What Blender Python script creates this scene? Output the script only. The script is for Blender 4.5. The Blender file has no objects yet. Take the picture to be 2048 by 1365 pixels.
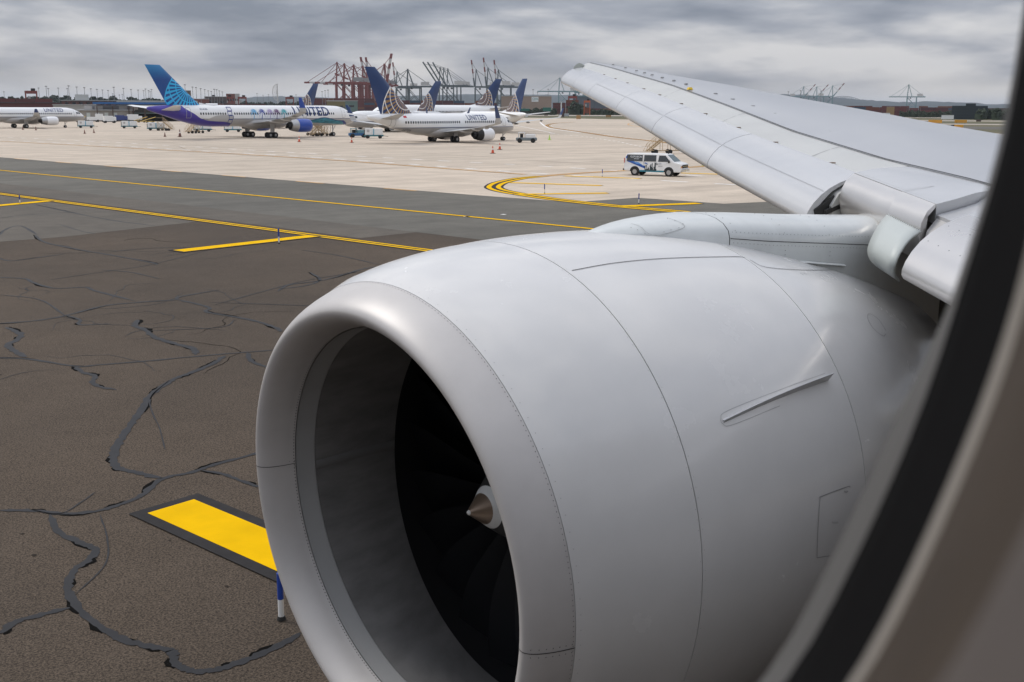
import bpy, bmesh, math, random
from mathutils import Vector, Matrix
from mathutils.geometry import tessellate_polygon
random.seed(7)
R = math.radians
S = bpy.context.scene
COL = S.collection

# ------------------------------------------------------------------ camera
EYE = Vector((0.0, 0.0, 6.0))          # seat window of a parked airliner, X = aft, Y = outboard, Z = up
F = 2200.0                             # focal length in pixels of a 2048 px wide picture
PSI = R(38.526)
ROLL = math.atan(0.005)
TH = math.atan((682.5 - 215.0) * math.cos(ROLL) / F)
FW = Vector((math.sin(PSI) * math.cos(TH), math.cos(PSI) * math.cos(TH), -math.sin(TH)))
_r = Vector((math.cos(PSI), -math.sin(PSI), 0)); _u = _r.cross(FW)
RT = math.cos(ROLL) * _r + math.sin(ROLL) * _u
UP = math.cos(ROLL) * _u - math.sin(ROLL) * _r
cam_d = bpy.data.cameras.new('camera'); cam = bpy.data.objects.new('camera', cam_d); COL.objects.link(cam)
cam_d.sensor_width = 36.0; cam_d.lens = 36.0 * F / 2048.0
cam_d.clip_start = 0.01; cam_d.clip_end = 60000
m3 = Matrix((RT, UP, -FW)).transposed()
cam.matrix_world = Matrix.Translation(EYE) @ m3.to_4x4()
cam_d.dof.use_dof = True; cam_d.dof.focus_distance = 30.0; cam_d.dof.aperture_fstop = 16.0
S.camera = cam

# ------------------------------------------------------------------ sky, sun, exposure
SUN_EL, SUN_AZ = R(48), R(-25)          # azimuth measured from +Y towards +X
W = bpy.data.worlds.new('World'); S.world = W; W.use_nodes = True
nt = W.node_tree; nt.nodes.clear()
def nd(t, **k):
    n = nt.nodes.new(t)
    for a, b in k.items(): setattr(n, a, b)
    return n
def lk(a, b): nt.links.new(a, b)
def wmath(op, a, b=None, clamp=False):
    n = nd('ShaderNodeMath', operation=op); n.use_clamp = clamp
    for i, v in enumerate((a, b)):
        if v is None: continue
        if isinstance(v, (int, float)): n.inputs[i].default_value = v
        else: lk(v, n.inputs[i])
    return n.outputs[0]
out = nd('ShaderNodeOutputWorld'); bg = nd('ShaderNodeBackground'); lk(bg.outputs[0], out.inputs[0])
sky = nd('ShaderNodeTexSky', sky_type='NISHITA'); sky.sun_disc = False
sky.sun_elevation = SUN_EL; sky.sun_rotation = SUN_AZ; sky.air_density = 1.5; sky.dust_density = 2.0
tc = nd('ShaderNodeTexCoord'); sp = nd('ShaderNodeSeparateXYZ'); lk(tc.outputs['Generated'], sp.inputs[0])
zc = wmath('MAXIMUM', sp.outputs[2], 0.0)
mp = nd('ShaderNodeMapping'); lk(tc.outputs['Generated'], mp.inputs[0])
mp.inputs['Scale'].default_value = (1.0, 1.0, 4.2); mp.inputs['Location'].default_value = (3.1, 1.7, 0.4)
n1 = nd('ShaderNodeTexNoise'); n1.inputs['Scale'].default_value = 4.4; n1.inputs['Detail'].default_value = 8; n1.inputs['Roughness'].default_value = 0.50; n1.inputs['Distortion'].default_value = 0.15
lk(mp.outputs[0], n1.inputs['Vector'])
n2 = nd('ShaderNodeTexNoise'); n2.inputs['Scale'].default_value = 13; n2.inputs['Detail'].default_value = 6
lk(mp.outputs[0], n2.inputs['Vector'])
mixn = wmath('ADD', wmath('MULTIPLY', n1.outputs[0], 0.8), wmath('MULTIPLY', n2.outputs[0], 0.2))
rmp = nd('ShaderNodeValToRGB'); lk(mixn, rmp.inputs[0])
cr = rmp.color_ramp; cr.elements[0].position = 0.40; cr.elements[0].color = (0.135, 0.155, 0.197, 1)
cr.elements[1].position = 0.62; cr.elements[1].color = (0.47, 0.467, 0.475, 1)
e = cr.elements.new(0.5); e.color = (0.24, 0.256, 0.298, 1)
# pale, slightly warm gap of light low on the horizon under the cloud deck
hz = nd('ShaderNodeMapRange'); hz.inputs[1].default_value = 0.0; hz.inputs[2].default_value = 0.045; hz.inputs[3].default_value = 1; hz.inputs[4].default_value = 0; hz.interpolation_type = 'SMOOTHSTEP'
n3 = nd('ShaderNodeTexNoise'); n3.inputs['Scale'].default_value = 6; n3.inputs['Detail'].default_value = 5; lk(mp.outputs[0], n3.inputs['Vector'])
zz = wmath('ADD', zc, wmath('MULTIPLY', wmath('SUBTRACT', n3.outputs[0], 0.5), 0.07)); lk(zz, hz.inputs[0])
mxh = nd('ShaderNodeMix', data_type='RGBA'); lk(wmath('MULTIPLY', hz.outputs[0], 0.85), mxh.inputs[0]); lk(rmp.outputs[0], mxh.inputs[6]); mxh.inputs[7].default_value = (0.58, 0.55, 0.515, 1)
# an overcast sky brightens towards the zenith
gain = wmath('ADD', 1.0, wmath('MULTIPLY', wmath('POWER', zc, 0.9), 2.5))
vm = nd('ShaderNodeVectorMath', operation='SCALE'); lk(mxh.outputs[2], vm.inputs[0]); lk(gain, vm.inputs['Scale'])
sv = nd('ShaderNodeVectorMath', operation='SCALE'); lk(sky.outputs[0], sv.inputs[0]); sv.inputs['Scale'].default_value = 0.10
mx = nd('ShaderNodeMix', data_type='RGBA'); mx.inputs[0].default_value = 0.94; lk(sv.outputs[0], mx.inputs[6]); lk(vm.outputs[0], mx.inputs[7])
lk(mx.outputs[2], bg.inputs[0]); bg.inputs[1].default_value = 1.0
sd = bpy.data.lights.new('sun', 'SUN'); sd.energy = 1.5; sd.angle = R(22); sd.color = (1, 0.95, 0.88)
so = bpy.data.objects.new('sun', sd); COL.objects.link(so)
sdir = Vector((math.sin(SUN_AZ) * math.cos(SUN_EL), math.cos(SUN_AZ) * math.cos(SUN_EL), math.sin(SUN_EL)))
so.rotation_euler = sdir.to_track_quat('Z', 'Y').to_euler()
S.view_settings.view_transform = 'Standard'; S.view_settings.look = 'None'; S.view_settings.gamma = 1.0
S.view_settings.exposure = 0.32; S.view_settings.use_curve_mapping = False

# ------------------------------------------------------------------ geometry of the view, used to read real places off the ground
def ray(px, py):
    return (FW + (px - 1024) / F * RT + (682.5 - py) / F * UP).normalized()
def G(px, py, z=0.0):
    d = ray(px, py); t = (z - EYE.z) / d.z
    return EYE + t * d
def at_y(px, py, Y):
    d = ray(px, py); return EYE + Y / d.y * d
def far(px, D, z=0.0):
    """a point D metres away along the ground in the direction of picture column px"""
    d = ray(px, 215 + .005 * (px - 1024)); h = Vector((d.x, d.y, 0)).normalized()
    return Vector((h.x * D, h.y * D, z))
def az_of(px):
    d = ray(px, 215); return math.degrees(math.atan2(d.x, d.y))

# ------------------------------------------------------------------ materials
MATS = {}
def mat(name, col, rough=0.6, metal=0.0, spec=0.5, noise=0.0, nscale=4.0, bump=0.0, coat=0.0, emit=None, detail=5, stretch=None):
    if name in MATS: return MATS[name]
    m = bpy.data.materials.new(name); m.use_nodes = True
    t = m.node_tree; b = t.nodes['Principled BSDF']
    b.inputs['Base Color'].default_value = (*col, 1); b.inputs['Roughness'].default_value = rough; b.inputs['Metallic'].default_value = metal
    b.inputs['Specular IOR Level'].default_value = spec
    if coat: b.inputs['Coat Weight'].default_value = coat; b.inputs['Coat Roughness'].default_value = 0.08
    if noise or bump:
        c = t.nodes.new('ShaderNodeTexCoord'); n = t.nodes.new('ShaderNodeTexNoise'); n.inputs['Scale'].default_value = nscale; n.inputs['Detail'].default_value = detail
        if stretch:
            mpn = t.nodes.new('ShaderNodeMapping'); mpn.inputs['Scale'].default_value = stretch
            t.links.new(c.outputs['Object'], mpn.inputs[0]); t.links.new(mpn.outputs[0], n.inputs['Vector'])
        else: t.links.new(c.outputs['Object'], n.inputs['Vector'])
        if noise:
            r = t.nodes.new('ShaderNodeMapRange'); r.inputs[1].default_value = .3; r.inputs[2].default_value = .7; r.inputs[3].default_value = 1 - noise; r.inputs[4].default_value = 1 + noise * .6
            t.links.new(n.outputs[0], r.inputs[0])
            v = t.nodes.new('ShaderNodeVectorMath'); v.operation = 'SCALE'; v.inputs[0].default_value = col; t.links.new(r.outputs[0], v.inputs['Scale'])
            t.links.new(v.outputs[0], b.inputs['Base Color'])
        if bump:
            bp = t.nodes.new('ShaderNodeBump'); bp.inputs['Strength'].default_value = bump; bp.inputs['Distance'].default_value = .02
            t.links.new(n.outputs[0], bp.inputs['Height']); t.links.new(bp.outputs[0], b.inputs['Normal'])
    MATS[name] = m
    return m
def nodes_mat(name):
    m = bpy.data.materials.new(name); m.use_nodes = True; MATS[name] = m
    t = m.node_tree
    def N(ty, **k):
        n = t.nodes.new(ty)
        for a, b in k.items(): setattr(n, a, b)
        return n
    def L(a, b): t.links.new(a, b)
    def V(op, a, b=None):
        n = N('ShaderNodeMath', operation=op)
        for i, v in enumerate((a, b)):
            if v is None: continue
            if isinstance(v, (int, float)): n.inputs[i].default_value = v
            else: L(v, n.inputs[i])
        return n.outputs[0]
    def MIX(f, a, b):
        n = N('ShaderNodeMix', data_type='RGBA')
        for i, v in ((0, f), (6, a), (7, b)):
            if isinstance(v, (int, float)): n.inputs[i].default_value = v
            elif isinstance(v, tuple): n.inputs[i].default_value = (*v, 1)
            else: L(v, n.inputs[i])
        return n.outputs[2]
    return m, t.nodes['Principled BSDF'], N, L, V, MIX

def ground_mat(name, col, col2, big, fine, speck, rough, streak=None, amp=1.0):
    """paving: large worn patches, medium mottling, aggregate speckle, optional tyre streaks"""
    m, b, N, L, V, MIX = nodes_mat(name)
    c = N('ShaderNodeTexCoord').outputs['Object']
    def noise(s, d, r=.55, vec=c):
        n = N('ShaderNodeTexNoise'); n.inputs['Scale'].default_value = s; n.inputs['Detail'].default_value = d; n.inputs['Roughness'].default_value = r
        L(vec, n.inputs['Vector']); return n.outputs[0]
    def rng(v, a, bb, lo, hi):
        n = N('ShaderNodeMapRange'); n.inputs[1].default_value = a; n.inputs[2].default_value = bb; n.inputs[3].default_value = lo; n.inputs[4].default_value = hi
        L(v, n.inputs[0]); return n.outputs[0]
    base = MIX(rng(noise(big, 5), .38, .64, 0, 1), col, col2)
    k = V('MULTIPLY', rng(noise(fine, 6, .65), .3, .7, .86, 1.12), rng(noise(speck, 3, .85), .36, .70, max(.25, 1 - .45 * amp), 1 + .6 * amp))
    if streak:
        mp_ = N('ShaderNodeMapping'); mp_.inputs['Rotation'].default_value = (0, 0, R(streak)); mp_.inputs['Scale'].default_value = (.012, .30, 1); L(c, mp_.inputs[0])
        k = V('MULTIPLY', k, rng(noise(1.0, 6, .6, mp_.outputs[0]), .34, .6, .84, 1.04))
    v = N('ShaderNodeVectorMath', operation='SCALE'); L(base, v.inputs[0]); L(k, v.inputs['Scale'])
    L(v.outputs[0], b.inputs['Base Color'])
    b.inputs['Roughness'].default_value = rough; b.inputs['Specular IOR Level'].default_value = .16
    bp = N('ShaderNodeBump'); bp.inputs['Strength'].default_value = .35; bp.inputs['Distance'].default_value = .01; L(noise(speck, 3, .8), bp.inputs['Height']); L(bp.outputs[0], b.inputs['Normal'])
    return m

M_ASPH = ground_mat('brown_asphalt', (.082, .062, .045), (.063, .049, .037), .10, .8, 36, .9, amp=1.65)
M_ASPH2 = ground_mat('grey_asphalt', (.112, .098, .081), (.092, .082, .069), .12, .9, 40, .85, amp=.8)
M_TAXI = ground_mat('taxiway_asphalt', (.135, .127, .108), (.110, .104, .090), .05, .6, 14, .85, streak=98, amp=.5)
M_CONC = ground_mat('apron_concrete', (.52, .44, .355), (.45, .385, .31), .02, .25, 5, .8, streak=22, amp=.15)
M_CONC2 = ground_mat('far_concrete', (.40, .35, .30), (.34, .30, .255), .02, .25, 5, .8, amp=.15)
M_GRASS = ground_mat('dry_grass', (.135, .120, .068), (.095, .095, .055), .01, .2, 3, .9)
M_YEL = mat('yellow_paint', (.74, .43, .0005), .85, spec=.05, noise=.10, nscale=1.6)
M_ORA = mat('worn_orange_paint', (.60, .30, .045), .6, noise=.3, nscale=.7)
M_WHT = mat('white_road_paint', (.74, .72, .68), .6, noise=.18, nscale=.8)
M_BLK = mat('black_border_paint', (.028, .026, .026), .85, spec=.15, noise=.2)
M_TAR = mat('crack_sealant', (.017, .017, .019), .6, spec=.22, noise=.25, nscale=2.2)
M_TARB = mat('black_tar', (.006, .0055, .005), .95, spec=.04)
M_WHITE = mat('white_aircraft_paint', (.80, .80, .80), .28, coat=.3, noise=.03, nscale=.6)
M_GREYP = mat('grey_aircraft_paint', (.44, .43, .42), .4)
M_NAVY = mat('navy_paint', (.007, .035, .13), .3, coat=.3)
M_BLUE = mat('bright_blue_paint', (.008, .055, .34), .3, coat=.3)
M_PURPLE = mat('violet_paint', (.055, .035, .30), .3, coat=.3)
M_SEAM = mat('dark_seam', (.03, .03, .03), .7)
M_TYRE = mat('black_rubber', (.018, .018, .018), .8)
M_STEEL = mat('bare_steel', (.42, .42, .42), .4, metal=.7)
M_DARK = mat('dark_cavity', (.022, .021, .020), .8)
M_GLASS = mat('dark_glass', (.015, .02, .025), .08, spec=.8)

# ------------------------------------------------------------------ mesh helpers
class MB:
    def __init__(self): self.v = []; self.f = []; self.mi = []
    def add(self, vs, fs, mi=0):
        o = len(self.v); self.v += [tuple(p) for p in vs]; self.f += [[i + o for i in q] for q in fs]; self.mi += [mi] * len(fs)
        return self
    def box(self, c, s, M=None, mi=0, taper=1.0):
        x, y, z = s[0] / 2, s[1] / 2, s[2] / 2; t = taper
        vs = [Vector(p) for p in ((-x, -y, -z), (x, -y, -z), (x, y, -z), (-x, y, -z), (-x * t, -y * t, z), (x * t, -y * t, z), (x * t, y * t, z), (-x * t, y * t, z))]
        if M is not None: vs = [M @ p for p in vs]
        c = Vector(c); vs = [p + c for p in vs]
        return self.add(vs, [(3, 2, 1, 0), (4, 5, 6, 7), (0, 1, 5, 4), (1, 2, 6, 5), (2, 3, 7, 6), (3, 0, 4, 7)], mi)
    def bar(self, a, b, w, h=None, mi=0):
        a = Vector(a); b = Vector(b); d = b - a; L = d.length
        if L < 1e-6: return self
        q = d.to_track_quat('X', 'Z').to_matrix()
        return self.box((a + b) / 2, (L, w, h or w), q, mi)
    def rings(self, rs, closed=True, caps=False, mi=0):
        n = len(rs[0]); o = len(self.v); self.v += [tuple(p) for r in rs for p in r]
        fs = []
        for i in range(len(rs) - 1):
            for j in range(n if closed else n - 1):
                k = (j + 1) % n
                fs.append([o + i * n + j, o + i * n + k, o + (i + 1) * n + k, o + (i + 1) * n + j])
        if caps:
            fs.append([o + j for j in range(n)][::-1]); fs.append([o + (len(rs) - 1) * n + j for j in range(n)])
        self.f += fs; self.mi += [mi] * len(fs)
        return self
    def cyl(self, a, b, r0, r1=None, n=12, caps=True, mi=0):
        a = Vector(a); b = Vector(b); r1 = r0 if r1 is None else r1
        q = (b - a).to_track_quat('Z', 'X').to_matrix()
        rs = [[p + q @ Vector((r * math.cos(2 * math.pi * k / n), r * math.sin(2 * math.pi * k / n), 0)) for k in range(n)] for p, r in ((a, r0), (b, r1))]
        return self.rings(rs, True, caps, mi)
    def build(self, name, mats, parent=None, smooth=False, angle=None, bevel=0):
        me = bpy.data.meshes.new(name); me.from_pydata(self.v, [], self.f)
        for m in (mats if isinstance(mats, (list, tuple)) else [mats]): me.materials.append(m)
        for p, i in zip(me.polygons, self.mi): p.material_index = i
        bm = bmesh.new(); bm.from_mesh(me); bmesh.ops.recalc_face_normals(bm, faces=bm.faces); bm.to_mesh(me); bm.free()
        return link(name, me, parent, smooth, bevel)
def link(name, me, parent=None, smooth=False, bevel=0):
    if smooth:
        me.polygons.foreach_set('use_smooth', [True] * len(me.polygons))
        try: me.set_sharp_from_angle(angle=R(38))
        except Exception: pass
    o = bpy.data.objects.new(name, me); COL.objects.link(o)
    if parent is not None: o.parent = parent
    if bevel:
        md = o.modifiers.new('bevel', 'BEVEL'); md.width = bevel; md.segments = 2; md.limit_method = 'ANGLE'
    return o
def empty(name, loc, rz=0.0):
    o = bpy.data.objects.new(name, None); COL.objects.link(o); o.location = loc; o.rotation_euler = (0, 0, rz); o.empty_display_size = .2
    return o
def tag(o, label=None, cat=None, group=None, kind=None):
    for k, v in (('label', label), ('category', cat), ('group', group), ('kind', kind)):
        if v: o[k] = v
    return o
def copy_tree(o, parent=None):
    c = o.copy(); COL.objects.link(c)
    if parent is not None: c.parent = parent
    for ch in list(o.children): copy_tree(ch, c)
    return c
def lerp(x, xs, ys):
    if x <= xs[0]: return ys[0]
    for i in range(len(xs) - 1):
        if x <= xs[i + 1]:
            t = (x - xs[i]) / (xs[i + 1] - xs[i]); return ys[i] * (1 - t) + ys[i + 1] * t
    return ys[-1]
def catmull(P, n=6):
    P = [Vector(p) for p in P]; Q = [2 * P[0] - P[1]] + P + [2 * P[-1] - P[-2]]; o = []
    for i in range(1, len(Q) - 2):
        a, b, c, d = Q[i - 1:i + 3]
        for k in range(n):
            t = k / n
            o.append(.5 * ((2 * b) + (c - a) * t + (2 * a - 5 * b + 4 * c - d) * t * t + (3 * b - a - 3 * c + d) * t ** 3))
    o.append(P[-1]); return o

# ------------------------------------------------------------------ ground
UD = Vector((-.1495, .9888, 0)); ND = Vector((.9888, .1495, 0))    # along and across the taxiway
def TW(n, u, z=0): return ND * n + UD * u + Vector((0, 0, z))
def sheet(name, pts, z, m, parent=None):
    b = MB(); b.add([(p[0], p[1], z) for p in pts], [list(range(len(pts)))]); o = b.build(name, m, parent)
    for p in o.data.polygons:
        if p.normal.z < 0: p.flip()
    return o
ground = MB().add([(-16000, -16000, -.012), (24000, -16000, -.012), (24000, 24000, -.012), (-16000, 24000, -.012)], [(0, 1, 2, 3)]).build('ground', M_GRASS); tag(ground, kind='structure')
base_apron = sheet('asphalt_apron', [TW(-90, -120), TW(160, -120), TW(160, 700), TW(-90, 700)], -.004, M_ASPH); tag(base_apron, kind='structure')
taxi = sheet('taxiway', [TW(36.2, -120), TW(160, -120), TW(160, 700), TW(36.2, 700)], 0.0, M_TAXI); tag(taxi, kind='structure')
conc = sheet('concrete_apron', [TW(54.6, 700)] + [G(0, 315), G(560, 360), G(980, 393), G(1145, 405), G(1274, 396), G(1448, 408), G(1560, 403), G(1700, 385)] + [TW(160, -60), TW(420, -60), G(2044, 272), G(1900, 258), G(1500, 242), G(1220, 239), G(1100, 236.5), G(1048, 236), G(980, 236), G(600, 238), G(200, 241), G(-100, 243)], .004, M_CONC); tag(conc, kind='structure')
# lighter old asphalt patches on the shoulder
sheet('asphalt_patch', [TW(32.6, 40), TW(36.2, 40), TW(36.2, 700), TW(32.6, 700)], .001, M_ASPH2, base_apron)
sheet('asphalt_patch', [G(0, 484), G(130, 474), G(393, 444)] + [TW(31.2, 62), TW(31.2, 300), TW(-60, 300)] , .001, M_ASPH2, base_apron)
# far airfield strips
for i, (x0, x1, ya, yb, m) in enumerate(((1000, 1300, 230.5, 232.2, M_CONC2), (1000, 1320, 227, 227.8, M_CONC2), (1660, 2100, 247.5, 249.5, M_CONC2), (1600, 2100, 240.8, 242.6, M_CONC2), (1600, 2100, 235.5, 236.5, M_CONC2), (1830, 2100, 253.0, 258.5, M_TAXI))):
    k = .0085 if x0 > 1500 else .004
    s = sheet('far_taxiway', [G(x0, ya + k * (x0 - (1870 if x0 > 1500 else 1120))), G(x1, ya + k * (x1 - (1870 if x0 > 1500 else 1120))), G(x1, yb + k * (x1 - (1870 if x0 > 1500 else 1120))), G(x0, yb + k * (x0 - (1870 if x0 > 1500 else 1120)))], .012 + .001 * i, m); tag(s, kind='structure')

# concrete slab joints on the apron nearest the taxiway, each a thin recessed-looking strip of sealant
jb = MB()
for i in range(24):
    n = 56 + i * 7.6
    a, b = TW(n, 44 if n < 70 else 20), TW(n, 330); w = ND * .03
    jb.add([a - w + Vector((0, 0, .0075)), b - w + Vector((0, 0, .0075)), b + w + Vector((0, 0, .0075)), a + w + Vector((0, 0, .0075))], [(0, 1, 2, 3)])
for i in range(38):
    u = 62 + i * 7.6
    a, b = TW(56, u), TW(56 + 23 * 7.6, u); w = UD * .03
    jb.add([a - w + Vector((0, 0, .0079)), b - w + Vector((0, 0, .0079)), b + w + Vector((0, 0, .0079)), a + w + Vector((0, 0, .0079))], [(0, 1, 2, 3)])
tag(jb.build('slab_joints', mat('joint_sealant', (.36, .305, .25), .85, spec=.2), conc), kind='stuff')

# ------------------------------------------------------------------ markings
MK = [.010]
def ribbon(pts, w, z, wob=0.0, taper=False):
    pts = [Vector(p) for p in pts]; L = []; n = len(pts)
    for i, p in enumerate(pts):
        d = pts[min(i + 1, n - 1)] - pts[max(i - 1, 0)]; d.z = 0
        d = d.normalized() if d.length > 1e-9 else Vector((1, 0, 0)); nn = Vector((-d.y, d.x, 0))
        ww = w * (1 + random.uniform(-wob, wob))
        if taper: ww *= max(.3, min(1, min(i, n - 1 - i) / 3 + .3))
        off = w * random.uniform(-wob, wob) * .25
        L.append((p + nn * (ww / 2 + off), p - nn * (ww / 2 - off)))
    vs = [Vector((q.x, q.y, z)) for ab in L for q in ab]
    return vs, [(2 * i, 2 * i + 1, 2 * i + 3, 2 * i + 2) for i in range(n - 1)]
def offs(pts, d):
    o = []; n = len(pts)
    for i, p in enumerate(pts):
        t = pts[min(i + 1, n - 1)] - pts[max(i - 1, 0)]; t.z = 0; t.normalize(); o.append(p + Vector((-t.y, t.x, 0)) * d)
    return o
def line(name, pts, w, z, m, parent, dash=None, offset=0):
    b = MB()
    if offset: pts = offs(pts, offset)
    if dash is None: b.add(*ribbon(pts, w, z))
    else:
        on, off = dash; acc = 0; cur = []; P = []
        for i in range(len(pts) - 1):
            k = max(1, int((pts[i + 1] - pts[i]).length / .6))
            P += [pts[i].lerp(pts[i + 1], j / k) for j in range(k)]
        prev = None
        for p in P:
            if prev is not None: acc += (p - prev).length
            prev = p
            if (acc % (on + off)) < on: cur.append(p)
            else:
                if len(cur) > 1: b.add(*ribbon(cur, w, z))
                cur = []
    return b.build(name, m, parent)
Z1, Z2, Z3 = .010, .014, .018
# taxiway edge (double yellow with dark border), centre line, dashed far edge
A = [TW(31.8, u) for u in range(-40, 420, 20)]
line('marking_border', A, .85, Z1, M_BLK, base_apron)
for d in (-.19, .19): line('edge_line', A, .20, Z2, M_YEL, base_apron, offset=d)
Bc = [TW(43.5, u) for u in range(-40, 500, 20)]
line('marking_border', Bc, .55, Z1, M_BLK, taxi); line('centre_line', Bc, .34, Z2, M_YEL, taxi)
line('edge_dashes', [TW(54.3, u) for u in range(60, 420, 20)], .28, Z2, M_ORA, taxi, dash=(4.2, 6.5))
# big bars on the shoulder
def bar(a, b, w=.87, border=.20, m=M_YEL, par=base_apron):
    a, b = Vector(a), Vector(b); d = (b - a).normalized()
    line('marking_border', [a - d * border, b + d * border], w + 2 * border, Z2 + .002, M_BLK, par)
    line('yellow_bar', [a, b], w, Z2 + .006, m, par)
def mid(p, q): return (G(*p) + G(*q)) / 2
q0, q1, q3 = G(287, 1028), G(396, 1002), G(553, 1148)
sd_ = (q3 - q0).normalized(); st = (q0 + q1) / 2
bar(st, st + sd_ * 8.0, .80)
bar(G(357, 503), G(628, 472.5), .80, .16); bar(G(-120, 423), G(95, 402.8), .85, .12)
bar(G(1240, 413.5), G(1398, 407.5), .9, .1, par=taxi)
for a, b in (((1028, 389.5), (1215, 387)), ((1020, 366), (1203, 372)), ((1130, 352.5), (1280, 358)), ((1362, 346.8), (1460, 350))):
    bar(G(*a), G(*b), .8, .06, par=conc)
# curved double yellow line with black border round the end of the island
cv = catmull([G(*p) for p in ((1372, 425), (1230, 412.5), (1120, 400.5), (1060, 392), (1012, 384), (990, 377.5), (989, 372), (1004, 365), (1040, 357.5), (1085, 353))], 6)
line('marking_border', cv, 1.5, Z1, M_BLK, conc)
for d in (-.36, .36): line('curve_line', cv, .38, Z2, M_YEL, conc, offset=d)
c2 = catmull([G(*p) for p in ((1078, 353.6), (1140, 348.5), (1210, 344), (1290, 340), (1360, 336.5), (1440, 331), (1560, 324))], 5)
line('marking_border', c2, 1.2, Z1 + .001, mat('faded_border', (.16, .13, .10), .8), conc)
for d in (-.3, .3): line('apron_line', c2, .34, Z2 + .001, M_ORA, conc, offset=d)
# service road: dashed white edge lines, and the worn double line
r1 = catmull([G(*p) for p in ((-60, 272), (0, 274.5), (200, 284), (400, 295), (640, 309), (900, 323), (1060, 331.5), (1250, 343), (1480, 358))], 5)
r2 = catmull([G(*p) for p in ((-60, 277.5), (0, 280.5), (200, 290.5), (400, 302), (640, 316), (900, 335), (1050, 346), (1240, 357), (1500, 372))], 5)
line('road_dashes', r1, .50, Z2, M_WHT, conc, dash=(2.6, 2.4)); line('road_dashes', r2, .55, Z2 + .001, M_WHT, conc, dash=(2.8, 2.2))
r3 = catmull([G(*p) for p in ((-60, 280), (0, 283), (200, 293.5), (400, 304.5), (640, 319), (900, 338.5), (1050, 349.5))], 5)
line('marking_border', r3, .75, Z1, M_BLK, conc); line('road_line', r3, .42, Z2 + .002, M_ORA, conc)
t1 = catmull([G(*p) for p in ((1150, 244.5), (1113, 247), (1095, 250.5), (1096, 254), (1110, 257), (1160, 264), (1230, 274.5), (1300, 282), (1370, 291), (1450, 302))], 6)
line('marking_border', t1, 1.5, Z1, M_BLK, conc)
for d in (-.34, .34): line('curve_line', t1, .34, Z2, M_ORA, conc, offset=d)
line('road_dashes', offs(t1, 1.6), .3, Z2, M_WHT, conc, dash=(2.5, 2.5))
t2 = catmull([G(*p) for p in ((1100, 268), (1160, 273), (1230, 283), (1300, 297), (1380, 307))], 6)
line('road_dashes', t2, .42, Z2 + .002, M_WHT, conc, dash=(2.6, 2.0))
t3 = catmull([G(*p) for p in ((1310, 243.5), (1270, 246), (1256, 249), (1270, 253), (1310, 257))], 6); line('apron_line', t3, .5, Z2, M_ORA, conc)
t4 = catmull([G(*p) for p in ((1080, 245), (1087, 251), (1092, 254), (1104, 258), (1160, 266))], 5); line('road_line', t4, .7, Z2 + .003, M_WHT, conc)
t5 = catmull([G(*p) for p in ((1030, 251), (1070, 259), (1110, 268))], 4); line('road_line', t5, .4, Z2 + .003, M_WHT, conc)
for a, b in (((930, 433.5), (938, 434)), ((1003, 429.5), (1011, 430))): line('white_patch', [G(*a), G(*b)], .35, Z2, M_WHT, taxi)

for i in range(14):      # darker ribbons strewn at random over the pale concrete
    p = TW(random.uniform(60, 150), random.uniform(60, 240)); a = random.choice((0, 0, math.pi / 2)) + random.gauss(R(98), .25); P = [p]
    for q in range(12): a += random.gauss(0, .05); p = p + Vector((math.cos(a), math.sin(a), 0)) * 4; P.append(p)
    b = MB(); b.add(*ribbon(P, random.uniform(.25, .6), .0065, .3, True)); b.build('dark_ribbon', mat('ribbon_brown', (.33, .275, .22), .9, spec=.1), conc)
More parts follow.
